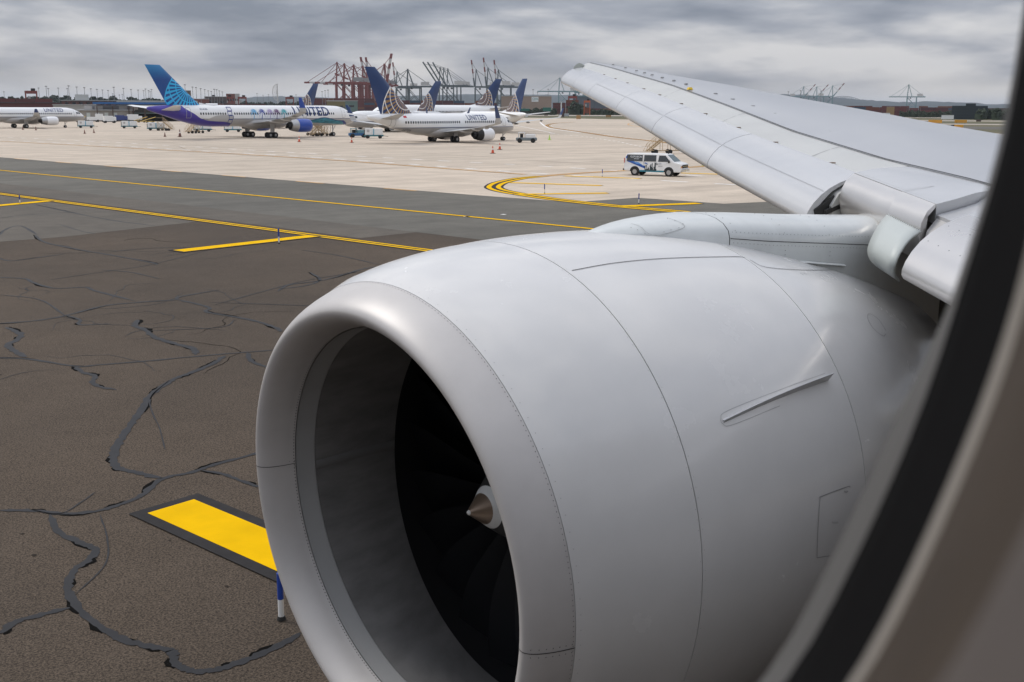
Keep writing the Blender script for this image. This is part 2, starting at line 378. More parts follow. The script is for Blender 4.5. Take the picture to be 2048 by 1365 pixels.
# cracks sealed with tar, read off the asphalt: (pixel polyline, width m)
CR = [
 ([(450, 712), (425, 728), (385, 745), (352, 757), (320, 776), (296, 797), (280, 825), (262, 850), (243, 875), (229, 905), (228, 925), (238, 937), (270, 945), (325, 957)], .15),
 ([(0, 1021), (70, 1022), (130, 1028), (190, 1023), (240, 1010), (285, 990), (325, 958), (380, 946), (430, 930), (512, 908), (560, 895)], .14),
 ([(405, 941), (450, 950), (490, 965), (515, 973), (560, 985)], .12),
 ([(100, 1030), (118, 1065), (160, 1085), (190, 1100), (178, 1120), (150, 1140), (135, 1170), (145, 1200), (175, 1235), (220, 1265), (260, 1285), (320, 1297), (345, 1305), (350, 1325), (375, 1340), (420, 1342), (480, 1325), (540, 1300), (600, 1268)], .15),
 ([(0, 1268), (30, 1245), (75, 1232), (140, 1215)], .15),
 ([(60, 1020), (120, 1028), (165, 1003), (190, 985)], .04),
 ([(-20, 716), (60, 719), (150, 733), (200, 730), (300, 722), (440, 709), (560, 700)], .10),
 ([(12, 655), (40, 668), (34, 680), (15, 690), (30, 703), (52, 715)], .16),
 ([(150, 733), (165, 745), (190, 752), (185, 765), (200, 774), (232, 780)], .13),
 ([(495, 705), (500, 720), (520, 730), (560, 742)], .13),
 ([(275, 640), (270, 652), (290, 660), (310, 675), (350, 688), (385, 697), (392, 710)], .15),
 ([(-10, 648), (70, 642), (130, 632), (210, 612), (280, 605), (350, 600), (360, 594), (440, 580)], .10),
 ([(-10, 555), (50, 558), (65, 565), (110, 577), (170, 575), (190, 582), (270, 603)], .10),
 ([(355, 600), (400, 610), (420, 617), (415, 625), (500, 640), (550, 655), (562, 664)], .11),
 ([(135, 632), (160, 640), (160, 650), (220, 648)], .09),
 ([(70, 470), (90, 485), (160, 500), (230, 512), (300, 525), (315, 530)], .10),
 ([(-10, 515), (20, 522), (60, 518), (130, 508)], .09),
 ([(210, 505), (300, 497), (400, 495)], .06), ([(200, 540), (260, 545), (320, 558)], .07), ([(430, 610), (520, 585), (620, 560), (760, 538)], .05),
 ([(555, 583), (580, 570), (650, 560), (720, 540), (760, 533)], .09), ([(420, 605), (620, 612), (700, 615)], .05),
 ([(0, 470), (10, 460), (40, 452), (75, 470)], .10), ([(0, 436), (60, 430), (150, 425), (240, 424)], .07),
 ([(70, 410), (150, 427), (230, 442), (310, 452)], .09), ([(600, 500), (680, 512), (760, 530)], .06), ([(115, 448), (160, 462), (190, 468)], .06),
 ([(100, 560), (180, 548), (300, 530), (420, 500)], .04), ([(340, 760), (300, 800), (320, 860), (330, 900)], .03), ([(200, 1030), (215, 1080), (210, 1130), (150, 1190)], .03),
 ([(0, 590), (80, 600), (130, 632)], .06), ([(620, 545), (640, 560), (610, 572), (560, 578)], .08), ([(470, 640), (440, 655), (300, 662)], .04),
]
for pts, w in CR:
    w *= lerp(min(p[1] for p in pts), [430, 600, 760, 950], [1.35, 1.15, .85, .72]); P = catmull([G(*p) for p in pts], 7)
    Q = []
    for p in P: Q.append(p + Vector((random.gauss(0, w * .05), random.gauss(0, w * .05), 0)))
    b = MB(); b.add(*ribbon(Q, w, .0035, .30, True), 0)
    if w > .08:      # black tar edges that spread beside the sealant here and there
        i = 0
        while i < len(Q) - 8:
            if random.random() < .5:
                k = random.randint(4, 9); s = random.choice((-1, 1)) * w * .5
                seg = offs(Q[i:i + k], s)
                b.add(*ribbon(seg, w * random.uniform(.7, 1.3), .0025, .35, True), 1); i += k
            i += random.randint(2, 6)
    b.build('sealed_crack', [M_TAR, M_TARB], base_apron)
for i in range(24):      # finer wandering cracks in the middle distance
    p = G(random.uniform(-40, 620), random.uniform(470, 760)); a = random.uniform(0, 6.28); P = [p]; w = random.uniform(.018, .036)
    for q in range(random.randint(8, 22)):
        a += random.gauss(0, .38); p = p + Vector((math.cos(a), math.sin(a), 0)) * random.uniform(.18, .45); P.append(p)
    if min((q - EYE).dot(ND) for q in P) > 30: continue
    b = MB(); b.add(*ribbon(P, w, .0030, .3, True)); b.build('hairline_crack', random.choice((M_TAR, M_TAR, M_TARB)), base_apron)
bst = MB()
for i in range(16):    # oil drips and rubber marks
    p = G(random.uniform(0, 560), random.uniform(520, 1340)); r = random.uniform(.015, .04)
    bst.add([p + Vector((r * math.cos(a * .7) * random.uniform(.7, 1.5), r * math.sin(a * .7) * random.uniform(.7, 1.3), .002)) for a in range(9)], [list(range(9))])
tag(bst.build('oil_drips', mat('oil_stain', (.030, .024, .019), .9, spec=.1), base_apron), kind='stuff')

# ================================================================== the airliner we sit in
jet0 = empty('airliner', (0, -2.95, 0.0)); JINV = Vector((0, 2.95, 0))
tag(jet0, 'white airliner close up, seen from its own cabin window: engine, wing and dark window frame', 'airliner')
def J(v): return Vector(v) + JINV            # world to the airliner's own coordinates
class JB(MB):
    def build(self, name, mats, parent=None, smooth=True, bevel=0):
        self.v = [tuple(J(p)) for p in self.v]
        return super().build(name, mats, parent, smooth, None, bevel)
def sub(name): o = empty(name, (0, 0, 0)); o.parent = jet0; return o
def panel_mat(name, col, rough, coat=.25, metal=0.0, streak=.05, sc=(.35, .35, .35)):
    m, b, N, L, V, MIX = nodes_mat(name)
    c = N('ShaderNodeTexCoord').outputs['Object']
    mp_ = N('ShaderNodeMapping'); mp_.inputs['Scale'].default_value = sc; L(c, mp_.inputs[0])
    n = N('ShaderNodeTexNoise'); n.inputs['Scale'].default_value = 3; n.inputs['Detail'].default_value = 6; n.inputs['Roughness'].default_value = .6; L(mp_.outputs[0], n.inputs['Vector'])
    f = N('ShaderNodeTexNoise'); f.inputs['Scale'].default_value = 60; f.inputs['Detail'].default_value = 2; L(c, f.inputs['Vector'])
    r = N('ShaderNodeMapRange'); r.inputs[1].default_value = .3; r.inputs[2].default_value = .7; r.inputs[3].default_value = 1 - streak; r.inputs[4].default_value = 1 + streak * .5; L(n.outputs[0], r.inputs[0])
    v = N('ShaderNodeVectorMath', operation='SCALE'); v.inputs[0].default_value = col; L(r.outputs[0], v.inputs['Scale']); L(v.outputs[0], b.inputs['Base Color'])
    b.inputs['Metallic'].default_value = metal; b.inputs['Coat Weight'].default_value = coat; b.inputs['Coat Roughness'].default_value = .12
    rr = N('ShaderNodeMapRange'); rr.inputs[3].default_value = rough - .03; rr.inputs[4].default_value = rough + .04; L(n.outputs[0], rr.inputs[0]); L(rr.outputs[0], b.inputs['Roughness'])
    bp = N('ShaderNodeBump'); bp.inputs['Strength'].default_value = .012; bp.inputs['Distance'].default_value = .004; L(f.outputs[0], bp.inputs['Height']); L(bp.outputs[0], b.inputs['Normal'])
    return m
P_COWL = panel_mat('cowl_paint', (.60, .592, .578), .26, coat=.5, streak=.06)
P_LIP = panel_mat('inlet_lip_metal', (.49, .47, .455), .42, coat=.0, metal=.12, streak=.10, sc=(.5, .5, .5))
P_WING = panel_mat('wing_paint', (.345, .352, .368), .32, streak=.05, sc=(.25, .6, .3))
P_SLAT = panel_mat('slat_paint', (.475, .478, .485), .24, coat=.4, streak=.04)
P_FIXED = panel_mat('fixed_edge_paint', (.455, .457, .44), .42, coat=.1, streak=.07)
P_BAND = panel_mat('polished_edge_metal', (.66, .64, .62), .28, coat=0, metal=.75, streak=.05, sc=(.6, .3, .3))
P_PYL = panel_mat('pylon_paint', (.58, .60, .59), .30, streak=.08, sc=(1, .4, .4))
P_LINER = panel_mat('acoustic_liner', (.205, .20, .195), .55, coat=0, streak=.30, sc=(.6, .25, 2.2))
P_BLADE = panel_mat('titanium_blade', (.012, .0125, .015), .45, coat=0, metal=.5)

# ---- engine nacelle, a body of revolution about AX with a drooped inlet
EO = Vector((4.042, 6.8, 2.781)); _e, _t, _d = R(.519), R(2.028), R(-4.153)
def axv(e, t): return Vector((math.cos(e) * math.cos(t), math.sin(t) * math.cos(e), -math.sin(e)))
AX, AX2 = axv(_e, _t), axv(_e + _d, _t)
def frame(a):
    p = a.cross(Vector((0, 0, 1))).normalized(); return p, p.cross(a)      # p points inboard (towards -Y), q up
def ring(s, r, k=1.0, n=128):
    """ring of n points at station s; k = 0 drooped inlet axis, 1 engine axis"""
    a = AX2.lerp(AX, k).normalized(); p, q = frame(a); c = EO + a * s
    return [c + r * (math.cos(2 * math.pi * i / n) * p + math.sin(2 * math.pi * i / n) * q) for i in range(n)]
SK = lambda s: 0.0 if s < .31 else min(1, (s - .31) / .9)
RO_S = [.303, .45, .62, .80, 1.0, 1.268, 1.7, 2.2, 2.8, 3.322, 3.8, 4.4, 5.2, 6.0, 6.5]
RO_R = [1.950, 2.010, 2.058, 2.098, 2.140, 2.185, 2.208, 2.212, 2.195, 2.155, 2.075, 1.955, 1.775, 1.56, 1.41]
def RO(s): return lerp(s, RO_S, RO_R)
def ro_smooth(s):
    return (RO(s - .12) + 2 * RO(s) + RO(s + .12)) / 4 if .5 < s < 6.3 else RO(s)
eng = sub('engine')
rh, st_, rt_, so_, ro_, ex_ = 1.76, .492, 1.587, 1.278, 2.049, 1.115
def lip_out(s):
    th = math.acos(max(-1, min(1, 1 - s / so_))); return rh + (ro_ - rh) * math.sin(th) ** ex_
lipP = []
for i in range(14, 0, -1): th = math.pi / 2 * i / 14; s = st_ * (1 - math.cos(th)); lipP.append((s, rh - (rh - rt_) * math.sin(th)))
lipP = [p for p in lipP if p[0] <= .289]
lipP = [(.289, lerp(.289, [p[0] for p in lipP[::-1]], [p[1] for p in lipP[::-1]]) - .004)] + lipP + [(0, rh)]
for i in range(1, 13): s = .303 * (i / 12) ** 2; lipP.append((s, lip_out(s)))
b = JB(); b.rings([ring(s, r, 0) for s, r in lipP]); b.build('inlet_lip', P_LIP, eng)
rlip_end = lip_out(.303)
def cowl(name, s0, s1, m, n=14, first=None):
    b = JB(); rs = []
    for i in range(n + 1):
        s = s0 + (s1 - s0) * i / n; r = ro_smooth(s)
        if i == 0: rs.append(ring(s + .0, r - .03, SK(s)))
        rs.append(ring(s, r, SK(s)))
        if i == n: rs.append(ring(s, r - .03, SK(s)))
    b.rings(rs); return b.build(name, m, eng)
RO_R[0] = rlip_end
cowl('inlet_cowl', .307, 1.264, P_COWL); cowl('fan_cowl', 1.273, 3.318, P_COWL, 20); cowl('reverser_cowl', 3.328, 6.5, P_COWL, 22)
b = JB()
for s in (.305, 1.268, 3.323): b.rings([ring(s - .03, ro_smooth(s) - .012, SK(s)), ring(s + .03, ro_smooth(s) - .012, SK(s))])
b.build('cowl_gap', M_SEAM, eng)
# inside of the inlet
lp0 = lipP[0][1]
b = JB(); b.rings([ring(.293, lp0 - .006, 0), ring(.36, 1.596, .02), ring(.44, 1.588, .06), ring(.475, 1.587, .10)]); b.build('inlet_band', panel_mat('inlet_band_paint', (.36, .36, .355), .5, coat=0, streak=.1), eng)
b = JB(); b.rings([ring(.478, 1.587, .10), ring(.6, 1.592, .2), ring(.8, 1.615, .4), ring(1.0, 1.65, .6), ring(1.2, 1.69, .8), ring(1.425, 1.735, 1)]); b.build('acoustic_liner', P_LINER, eng)
b = JB(); b.rings([ring(1.425, 1.735), ring(1.43, 1.755), ring(2.1, 1.76), ring(2.12, 1.3), ring(2.12, .5)]); b.build('fan_case', mat('fan_case_black', (.008, .008, .009), .5), eng)
for k in range(22):
    a0 = 2 * math.pi * k / 22; rows = []; p, q = frame(AX)
    for j in range(6):
        r = .50 + (1.745 - .50) * j / 5; tw = R(28 + 34 * j / 5); ch = .24 + .10 * math.sin(math.pi * j / 5 * .8); row = []
        rad = math.cos(a0) * p + math.sin(a0) * q; tan = -math.sin(a0) * p + math.cos(a0) * q
        for u in (-1, -.3, .4, 1):
            row.append(EO + AX * (1.72 + ch * u * math.cos(tw) * .8) + rad * r + tan * (ch * u * math.sin(tw) + .03 * (1 - u * u)))
        rows.append(row)
    b = JB(); b.rings(rows, closed=False); b.build('fan_blade', P_BLADE, eng)
tip_s = .94
def spin(name, a, bb, m):
    b = JB(); b.rings([ring(s, r, 1, 48) for s, r in zip(a, bb)]); return b.build(name, m, eng)
spn = spin('spinner', [tip_s + .23, tip_s + .36, tip_s + .55, tip_s + .78, tip_s + 1.0], [.180, .275, .39, .49, .54], mat('spinner_dark', (.06, .058, .055), .4, metal=.3))
spin('spinner_band', [tip_s + .168, tip_s + .23], [.130, .180], mat('spinner_white', (.66, .66, .64), .4))
spin('spinner_cone', [tip_s + .022, tip_s + .05, tip_s + .10, tip_s + .168], [.022, .044, .080, .130], mat('spinner_brown', (.23, .17, .125), .3, metal=.55))
spin('spinner_tip', [tip_s, tip_s + .008, tip_s + .022], [.001, .014, .022], mat('spinner_white', (.66, .66, .64), .4))

def nhit(px, py, lift=0.0):
    d = ray(px, py)
    def f(t):
        p = EYE + d * t; s = (p - EO).dot(AX)
        a = AX2.lerp(AX, SK(s)).normalized(); s = (p - EO).dot(a); v = p - EO - a * s
        return v.length - (ro_smooth(min(max(s, .31), 6.4)) + lift), s
    t = 3.5
    while t < 16:
        if f(t)[0] < 0: break
        t += .02
    lo, hi = t - .02, t
    for _ in range(30):
        m_ = (lo + hi) / 2
        if f(m_)[0] < 0: hi = m_
        else: lo = m_
    p = EYE + d * lo; s = f(lo)[1]; a = AX2.lerp(AX, SK(s)).normalized(); n = (p - EO - a * s).normalized()
    return p, n
def seam_on(hit, name, pix, w, m, parent, lift=.003, closed=False):
    P = catmull([Vector((*p, 0)) for p in pix], 6); H = [hit(p.x, p.y, lift) for p in P]
    vs = []
    for i, (p, n) in enumerate(H):
        t = (H[min(i + 1, len(H) - 1)][0] - H[max(i - 1, 0)][0]).normalized(); sdv = t.cross(n).normalized() * w / 2
        vs += [p + sdv, p - sdv]
    b = JB(); b.add(vs, [(2 * i, 2 * i + 1, 2 * i + 3, 2 * i + 2) for i in range(len(H) - 1)]); return b.build(name, m, parent)
def disc(b, p, n, r, k=6):
    q = n.to_track_quat('Z', 'X').to_matrix()
    b.add([p + q @ Vector((r * math.cos(2 * math.pi * i / k), r * math.sin(2 * math.pi * i / k), 0)) for i in range(k)], [list(range(k))])
seam_on(nhit, 'cowl_split_line', [(1144, 541), (1230, 526), (1330, 517), (1460, 513.5), (1490, 515)], .007, M_SEAM, eng)
seam_on(nhit, 'cowl_seam', [(1500, 520), (1530, 534), (1600, 540), (1690, 540)], .006, M_SEAM, eng)
seam_on(nhit, 'access_panel', [(1634, 1115), (1636, 1060), (1640, 1000), (1644, 993), (1695, 974), (1700, 976)], .006, mat('soft_seam', (.22, .22, .22), .6), eng)
seam_on(nhit, 'access_panel', [(1634, 1116), (1660, 1112)], .006, MATS['soft_seam'], eng)
seam_on(nhit, 'oval_panel', [(1772, 668), (1765, 672), (1745, 655), (1735, 635), (1740, 628), (1758, 640), (1772, 662)], .005, MATS['soft_seam'], eng)
# small stencilled marks, far too small to read in the photograph
for cx_, cy_, w_ in ((1609, 547, 18), (1689, 543, 18), (1692, 983, 8), (1670, 1045, 12)):
    b = JB()
    for i in range(5):
        p, n = nhit(cx_ + (i - 2) * w_ / 5, cy_ + (i % 2) * 2, .004); disc(b, p, n, .007, 4)
    b.build('stencil', MATS['soft_seam'], eng)['kind'] = 'stuff'
# rivets
M_RIV = mat('rivet', (.11, .11, .11), .6)
def seam_rivets():
    b = JB(); p2, q2 = frame(AX2)
    N_ = 330
    for i in range(N_):
        a = 2 * math.pi * i / N_; rad = math.cos(a) * p2 + math.sin(a) * q2
        disc(b, EO + AX2 * .288 + rad * (lip_out(.288) + .003), rad, .0042)
        nin = (-rad - AX2 * .1).normalized()
        disc(b, EO + AX2 * .275 + rad * (lerp(.275, [.25, .289], [lipP[1][1] + .003, lp0]) - .004), nin, .0058)
        if i % 3 == 0:
            disc(b, EO + AX2 * .335 + rad * (ro_smooth(.335) + .003), rad, .003)
    for s in (1.25, 1.29):
        for i in range(190):
            a = 2 * math.pi * i / 190; pp, qq = frame(AX); rad = math.cos(a) * pp + math.sin(a) * qq
            if random.random() < .5: disc(b, EO + AX * s + rad * (ro_smooth(s) + .003), rad, .0026)
    o = b.build('rivets', M_RIV, eng); o['kind'] = 'stuff'
seam_rivets()
# butt joints across the lip, with their rivet rows
def to_px(p):
    d = p - EYE; w = d.dot(FW); return 1024 + F * d.dot(RT) / w, 682.5 - F * d.dot(UP) / w
def lip_joint(px, py):
    p2, q2 = frame(AX2); best = None
    for i in range(1440):
        a = 2 * math.pi * i / 1440; rad = math.cos(a) * p2 + math.sin(a) * q2
        x, y = to_px(EO + AX2 * .10 + rad * (lip_out(.10) if px > 800 else lerp(.10, [0, .1, .289], [rh, 1.66, lp0])))
        dd = (x - px) ** 2 + (y - py) ** 2
        if best is None or dd < best[0]: best = (dd, a)
    a = best[1]; b = JB(); vs = []
    for s, r in lipP:
        for da in (-.0016, .0016):
            rad = math.cos(a + da) * p2 + math.sin(a + da) * q2; vs.append(EO + AX2 * (s - .002) + rad * (r + .002 * (1 if r > rh else -1)))
    b.add(vs, [(2 * i, 2 * i + 1, 2 * i + 3, 2 * i + 2) for i in range(len(lipP) - 1)]); b.build('lip_joint', M_SEAM, eng)
    b = JB()
    for da in (-.016, .016):
        rad = math.cos(a + da) * p2 + math.sin(a + da) * q2
        for i in range(7): s = .03 + i * .042; disc(b, EO + AX2 * s + rad * (lip_out(s) + .002), rad, .005); disc(b, EO + AX2 * s + rad * (lerp(s, [0, .1, .289], [rh, 1.66, lp0]) - .004), -rad, .005)
    b.build('joint_rivets', M_RIV, eng)['kind'] = 'stuff'; return a
_a = lip_joint(1095, 1309); _b = lip_joint(556, 933)
for k in range(4):
    a = _b + .04 + k * math.pi / 2; rows = []
    for s, r, kk in ((.482, 1.584, .10), (.6, 1.589, .2), (.8, 1.612, .4), (1.0, 1.647, .6), (1.2, 1.687, .8), (1.42, 1.731, 1)):
        ax_ = AX2.lerp(AX, kk).normalized(); p_, q_ = frame(ax_)
        rows.append([EO + ax_ * s + (math.cos(a + d) * p_ + math.sin(a + d) * q_) * (r - h) for d, h in ((-.026, 0), (-.022, .004), (.022, .004), (.026, 0))])
    b = JB(); b.rings(rows, closed=False); b.build('liner_splice', panel_mat('splice_grey', (.20, .198, .195), .5, coat=0) if k == 0 else MATS['splice_grey'], eng)
# strake (chine) with its riveted flange
H0, H1 = nhit(1446, 843), nhit(1655, 758)
b = JB(); n_ = 14; A_, B_, C_ = [], [], []
for i in range(n_ + 1):
    t = i / n_; p, n = nhit(1446 + 209 * t, 843 - 85 * t - 4 * math.sin(math.pi * t)); h = .016 + .065 * t ** .9; up = (n * .93 + Vector((0, 0, .35))).normalized()
    sd2 = (H1[0] - H0[0]).normalized().cross(up).normalized()
    wd = .010
    A_.append([p + sd2 * wd * 1.8 - n * .01, p + up * h + sd2 * .003, p + up * h - sd2 * .003, p - sd2 * wd * 1.8 - n * .01])
b.rings(A_, True, True); b.build('strake', P_SLAT, eng)
seam_on(nhit, 'strake_flange', [(1650, 747), (1560, 780), (1455, 822), (1442, 838), (1446, 848), (1465, 850), (1560, 812)], .003, MATS['soft_seam'], eng, .002)
# exhaust: core cowl and plug
b = JB(); b.rings([ring(s, r, 1, 64) for s, r in ((5.6, 1.15), (6.4, 1.08), (7.2, .92), (7.9, .72), (7.9, .55))]); b.build('core_cowl', mat('hot_metal', (.16, .14, .125), .4, metal=.8), eng)
b = JB(); b.rings([ring(s, r, 1, 48) for s, r in ((7.5, .5), (8.2, .38), (8.9, .12), (9.1, .01))]); b.build('exhaust_plug', MATS['hot_metal'], eng)
b = JB(); b.rings([ring(s, r, 1, 64) for s, r in ((6.5, 1.36), (6.0, 1.40), (6.0, .9))]); b.build('nozzle_interior', M_DARK, eng)

# ---- wing
def XLE(Y): return 9.84 + (Y - 7) * .684
def Z0(Y): return 4.84 + .0986 * (Y - 7.89) + lerp(Y, [8, 11, 15, 18, 25, 28], [0, -.01, .05, .09, .10, .07])
def CH(Y): return lerp(Y, [0, 7.7, 27.7, 28.4], [14, 9.2, 3.1, 2.6])
def O1(Y): return lerp(Y, [7, 27.7], [1.05, .85])
def O2(Y): return lerp(Y, [7, 27.7], [1.9, 1.3])
def Z2(Y): return lerp(Y, [6, 8, 11, 14, 18, 28], [.60, .52, .52, .565, .595, .585])
def ZC(Y): return lerp(Y, [8, 12, 16, 20, 24, 28], [.80, .765, .68, .63, .59, .56])
def TK(Y): return lerp(Y, [0, 8, 28], [1.3, 1.0, .45])
def WP(Y, off, dz): return Vector((XLE(Y) + off, Y, Z0(Y) + dz))
wing = sub('wing')
STN = [.2, 1.5, 3, 4.5, 6, 7, 7.7, 8.6, 9.6, 10.8, 12, 13.5, 15, 16.5, 18, 19.5, 21, 22.5, 24, 25.5, 26.6, 27.4, 27.9, 28.25]
def boxsec(Y):
    o2, c, z2, zc, k = O2(Y), CH(Y), Z2(Y), ZC(Y), TK(Y); L = c - o2
    tp = 1.0
    up = [(0, z2), (.06, z2 + .35 * (zc - z2) + .01), (.14, z2 + .68 * (zc - z2)), (.23, z2 + .93 * (zc - z2)), (.33, zc), (.45, zc - .04 * k), (.58, zc - .13 * k), (.72, zc - .27 * k), (.86, zc - .45 * k), (1.0, zc - .66 * k)]
    lo = [(1.0, zc - .70 * k), (.7, zc - .95 * k), (.4, zc - 1.15 * k), (.15, zc - 1.1 * k), (0, z2 - .75 * k)]
    return [WP(Y, o2 + t * L, z) for t, z in up + lo]
b = JB(); secs = [boxsec(Y) for Y in STN]
end = secs[-1]; cen = sum(end, Vector()) / len(end)
secs.append([cen + (p - cen) * .55 + Vector((.05, .12, 0)) for p in end]); secs.append([cen + Vector((.08, .15, 0)) + (p - cen) * .05 for p in end])
b.rings(secs, True, True); b.build('wing_box', P_WING, wing)
# fixed leading edge behind the slats (outboard) and over the engine
def strip(name, Ys, prof, m, caps=True, nsub=1):
    b = JB(); b.rings([[WP(Y, o, z) for o, z in prof(Y)] for Y in Ys], True, caps); return b.build(name, m, wing)
def yr(a, bb, n): return [a + (bb - a) * i / n for i in range(n + 1)]
def fixed_prof(Y):
    k = lerp(Y, [8, 28], [1, .8]); o1, o2, z2 = O1(Y), O2(Y), Z2(Y)
    return [(o2 - .012, z2 - .012), (o1 + (o2 - o1) * .66, .385 + .67 * (z2 - .385) + .012), (o1 + (o2 - o1) * .33, .385 + .36 * (z2 - .385) + .01), (o1, .385), (.80 * k, .345), (.52 * k, .25), (.40 * k, .12), (.42 * k, -.02), (.6 * k, -.12), (o2 - .012, -.15)]
strip('fixed_leading_edge', yr(7.52, 28.0, 24), fixed_prof, P_FIXED)
def nose_pts(Y):
    return [(.70, -.10), (.54, .06), (.50, .20), (.53, .32), (.61, .42), (.74, .485)]
def panel_prof(Y):
    o2, z2 = O2(Y), Z2(Y)
    return [(o2 - .012, z2 - .012), (1.45, .535 + .6 * (z2 - .545)), (1.1, .525), (.752, .492), (.752, .30), (o2 - .012, .2)]
strip('engine_edge_panel', yr(5.72, 7.47, 6), panel_prof, P_SLAT)
strip('polished_nose', yr(6.36, 7.47, 5), lambda Y: nose_pts(Y) + [(.74, .46), (.62, .38), (.60, .2), (.74, -.06)], P_BAND)
strip('polished_nose', yr(5.72, 6.35, 3), lambda Y: [(o - .012, z + .008) for o, z in nose_pts(Y)] + [(.74, .46), (.62, .38), (.60, .2), (.74, -.06)], P_BAND)
strip('inboard_edge_panel', yr(.2, 5.70, 8), lambda Y: [(o, z - .10) if o < 1.6 else (o, z) for o, z in panel_prof(Y)], P_SLAT)
strip('inboard_wing_nose', yr(.2, 5.70, 8), lambda Y: [(.9, -.3), (.62, -.1), (.55, .1), (.60, .25), (.752, .36), (.76, .1)], M_GREYP)
def slat_prof(Y):
    k = lerp(Y, [8, 28], [1, .82]); o1 = O1(Y)
    return [(o1, .432), (.82 * k, .405), (.60 * k, .360), (.42 * k, .305), (.26 * k, .235), (.13 * k, .150), (.045 * k, .070), (.0, 0), (.0, -.045), (.035 * k, -.085), (.12 * k, -.10),
            (.15 * k, -.05), (.18 * k, .04), (.28 * k, .15), (.45 * k, .26), (.65 * k, .33), (.85 * k, .375), (o1, .412)]
for a, bb in ((7.62, 11.38), (11.40, 14.98), (15.0, 18.48), (18.5, 22.28), (22.3, 25.0), (25.02, 27.55)):
    strip('slat', yr(a, bb, 5), slat_prof, P_SLAT)
def tipsec(t):
    Y = 27.57 + .75 * t; k = math.sqrt(max(0, 1 - t * t))
    pts = slat_prof(27.5); return [WP(Y, .5 + (o - .5) * (.35 + .65 * k) + .35 * t * t, .2 + (z - .2) * (.25 + .75 * k)) for o, z in pts]
b = JB(); b.rings([tipsec(t) for t in (0, .3, .55, .75, .9, 1.0)], True, True); b.build('wingtip_cap', P_SLAT, wing)
b = JB(); b.rings([[WP(27.62 + .42 * t, .55 + .62 * u + .2 * t, .36 + .16 * math.sin(math.pi * min(1, u + .15)) * (1 - .4 * t) + .12 * u) for u in (0, .2, .4, .6, .8, 1)] + [WP(27.62 + .42 * t, .55 + .62 * u + .2 * t, .25 + .1 * u) for u in (1, .5, 0)] for t in (0, .5, 1)], True, True); b.build('tip_light_lens', mat('tip_lens', (.40, .42, .38), .15, coat=.5), wing)
strip('slat', yr(.2, 5.45, 6), lambda Y: [(o, z) for o, z in slat_prof(8)], P_BAND)
# dark seal line along the spar, brackets, vent tabs
b = JB(); Ys = yr(.3, 27.8, 60)
b.rings([[WP(Y, O2(Y) - .010, Z2(Y) + .007), WP(Y, O2(Y) + .010, Z2(Y) + .013)] for Y in Ys], closed=False); b.build('spar_seal', M_SEAM, wing)
b = JB()
for px, py in ((1205, 157), (1227, 164), (1251, 172), (1283, 183), (1315, 196), (1358, 213), (1405, 230), (1472, 256), (1545, 286), (1657, 330)):
    d = ray(px, py); Y = min((abs((EYE + d * (y / d.y)).x - XLE(y) - O1(y)), y) for y in yr(5, 28, 460))[1]
    b.box(WP(Y, O1(Y) + .05, .425), (.09, .05, .015), Matrix.Rotation(R(-20), 3, 'Z'))
b.build('slat_brackets', mat('bracket_brown', (.20, .13, .08), .6), wing)['kind'] = 'stuff'
b = JB()
for px, py in ((1224, 145), (1249, 153), (1271, 158), (1287, 163), (1302, 166), (1322, 171), (1345, 179), (1370, 186), (1428, 204), (1463, 215), (1502, 228), (1546, 241), (1597, 258), (1656, 277)):
    d = ray(px, py); Y = min((abs((EYE + d * (y / d.y)).x - XLE(y) - O2(y) - .35), y) for y in yr(5, 28, 460))[1]
    p0 = WP(Y, O2(Y) + .38, Z2(Y) + .36 * .35 * (ZC(Y) - Z2(Y)) + .045)
    b.box(p0, (.05, .12, .03), Matrix.Rotation(R(-20), 3, 'Z'), taper=.7)
b.build('vent_tabs', mat('tab_grey', (.22, .22, .22), .5), wing)['kind'] = 'stuff'
p = [WP(y, O2(y) + .10, Z2(y) + .045) for y in (16.75,)][0]
JB().box(p, (.10, .14, .05), Matrix.Rotation(R(-25), 3, 'Z'), taper=.6).build('overwing_fitting', mat('yellow_fitting', (.72, .48, .02), .5), wing, smooth=False)
# slat tracks and structure seen in the gap at the inboard end of the outboard slats
for Y in (7.62, 7.9, 8.4): JB().bar(WP(Y, .16, .02), WP(Y - .05, .75, .26), .04, .12).build('slat_track', M_DARK, wing)
JB().bar(WP(7.54, .30, .05), WP(7.50, .9, .2), .03, .05).build('slat_strut', M_DARK, wing)
# curved closing plate between the engine panel and the inboard slat
def le_sol(px, py, off):
    d = ray(px, py); Y = min((abs((EYE + d * (y / d.y)).x - XLE(y) - off), y) for y in yr(1, 12, 2200))[1]; return EYE + d * (Y / d.y)
rows = [((1775, 430, .48), (1842, 463, .48)), ((1757, 453, .25), (1818, 481, .25)), ((1743, 480, .10), (1799, 508, .10)), ((1737, 503, .05), (1790, 531, .05)), ((1745, 523, .12), (1790, 551, .12)), ((1762, 537, .25), (1800, 562, .25))]
grid = []
for l, r in rows:
    a, c = le_sol(*l), le_sol(*r); grid.append([a.lerp(c, i / 4) for i in range(5)])
cols = [catmull([g[k] for g in grid], 5) for k in range(5)]
b = JB(); b.rings([[c[i] for c in cols] for i in range(len(cols[0]))], closed=False); o = b.build('curved_plate', panel_mat('plate_paint', (.43, .46, .445), .48, coat=.05, streak=.06), wing); md = o.modifiers.new('solid', 'SOLIDIFY'); md.thickness = .025; md.offset = 0
b = JB()
for i in range(20):
    t = i / 19; p = grid[0][0].lerp(grid[0][4], t) * .93 + grid[1][0].lerp(grid[1][4], t) * .07; disc(b, p + Vector((-.008, -.008, .014)), Vector((-.4, -.4, .8)).normalized(), .006)
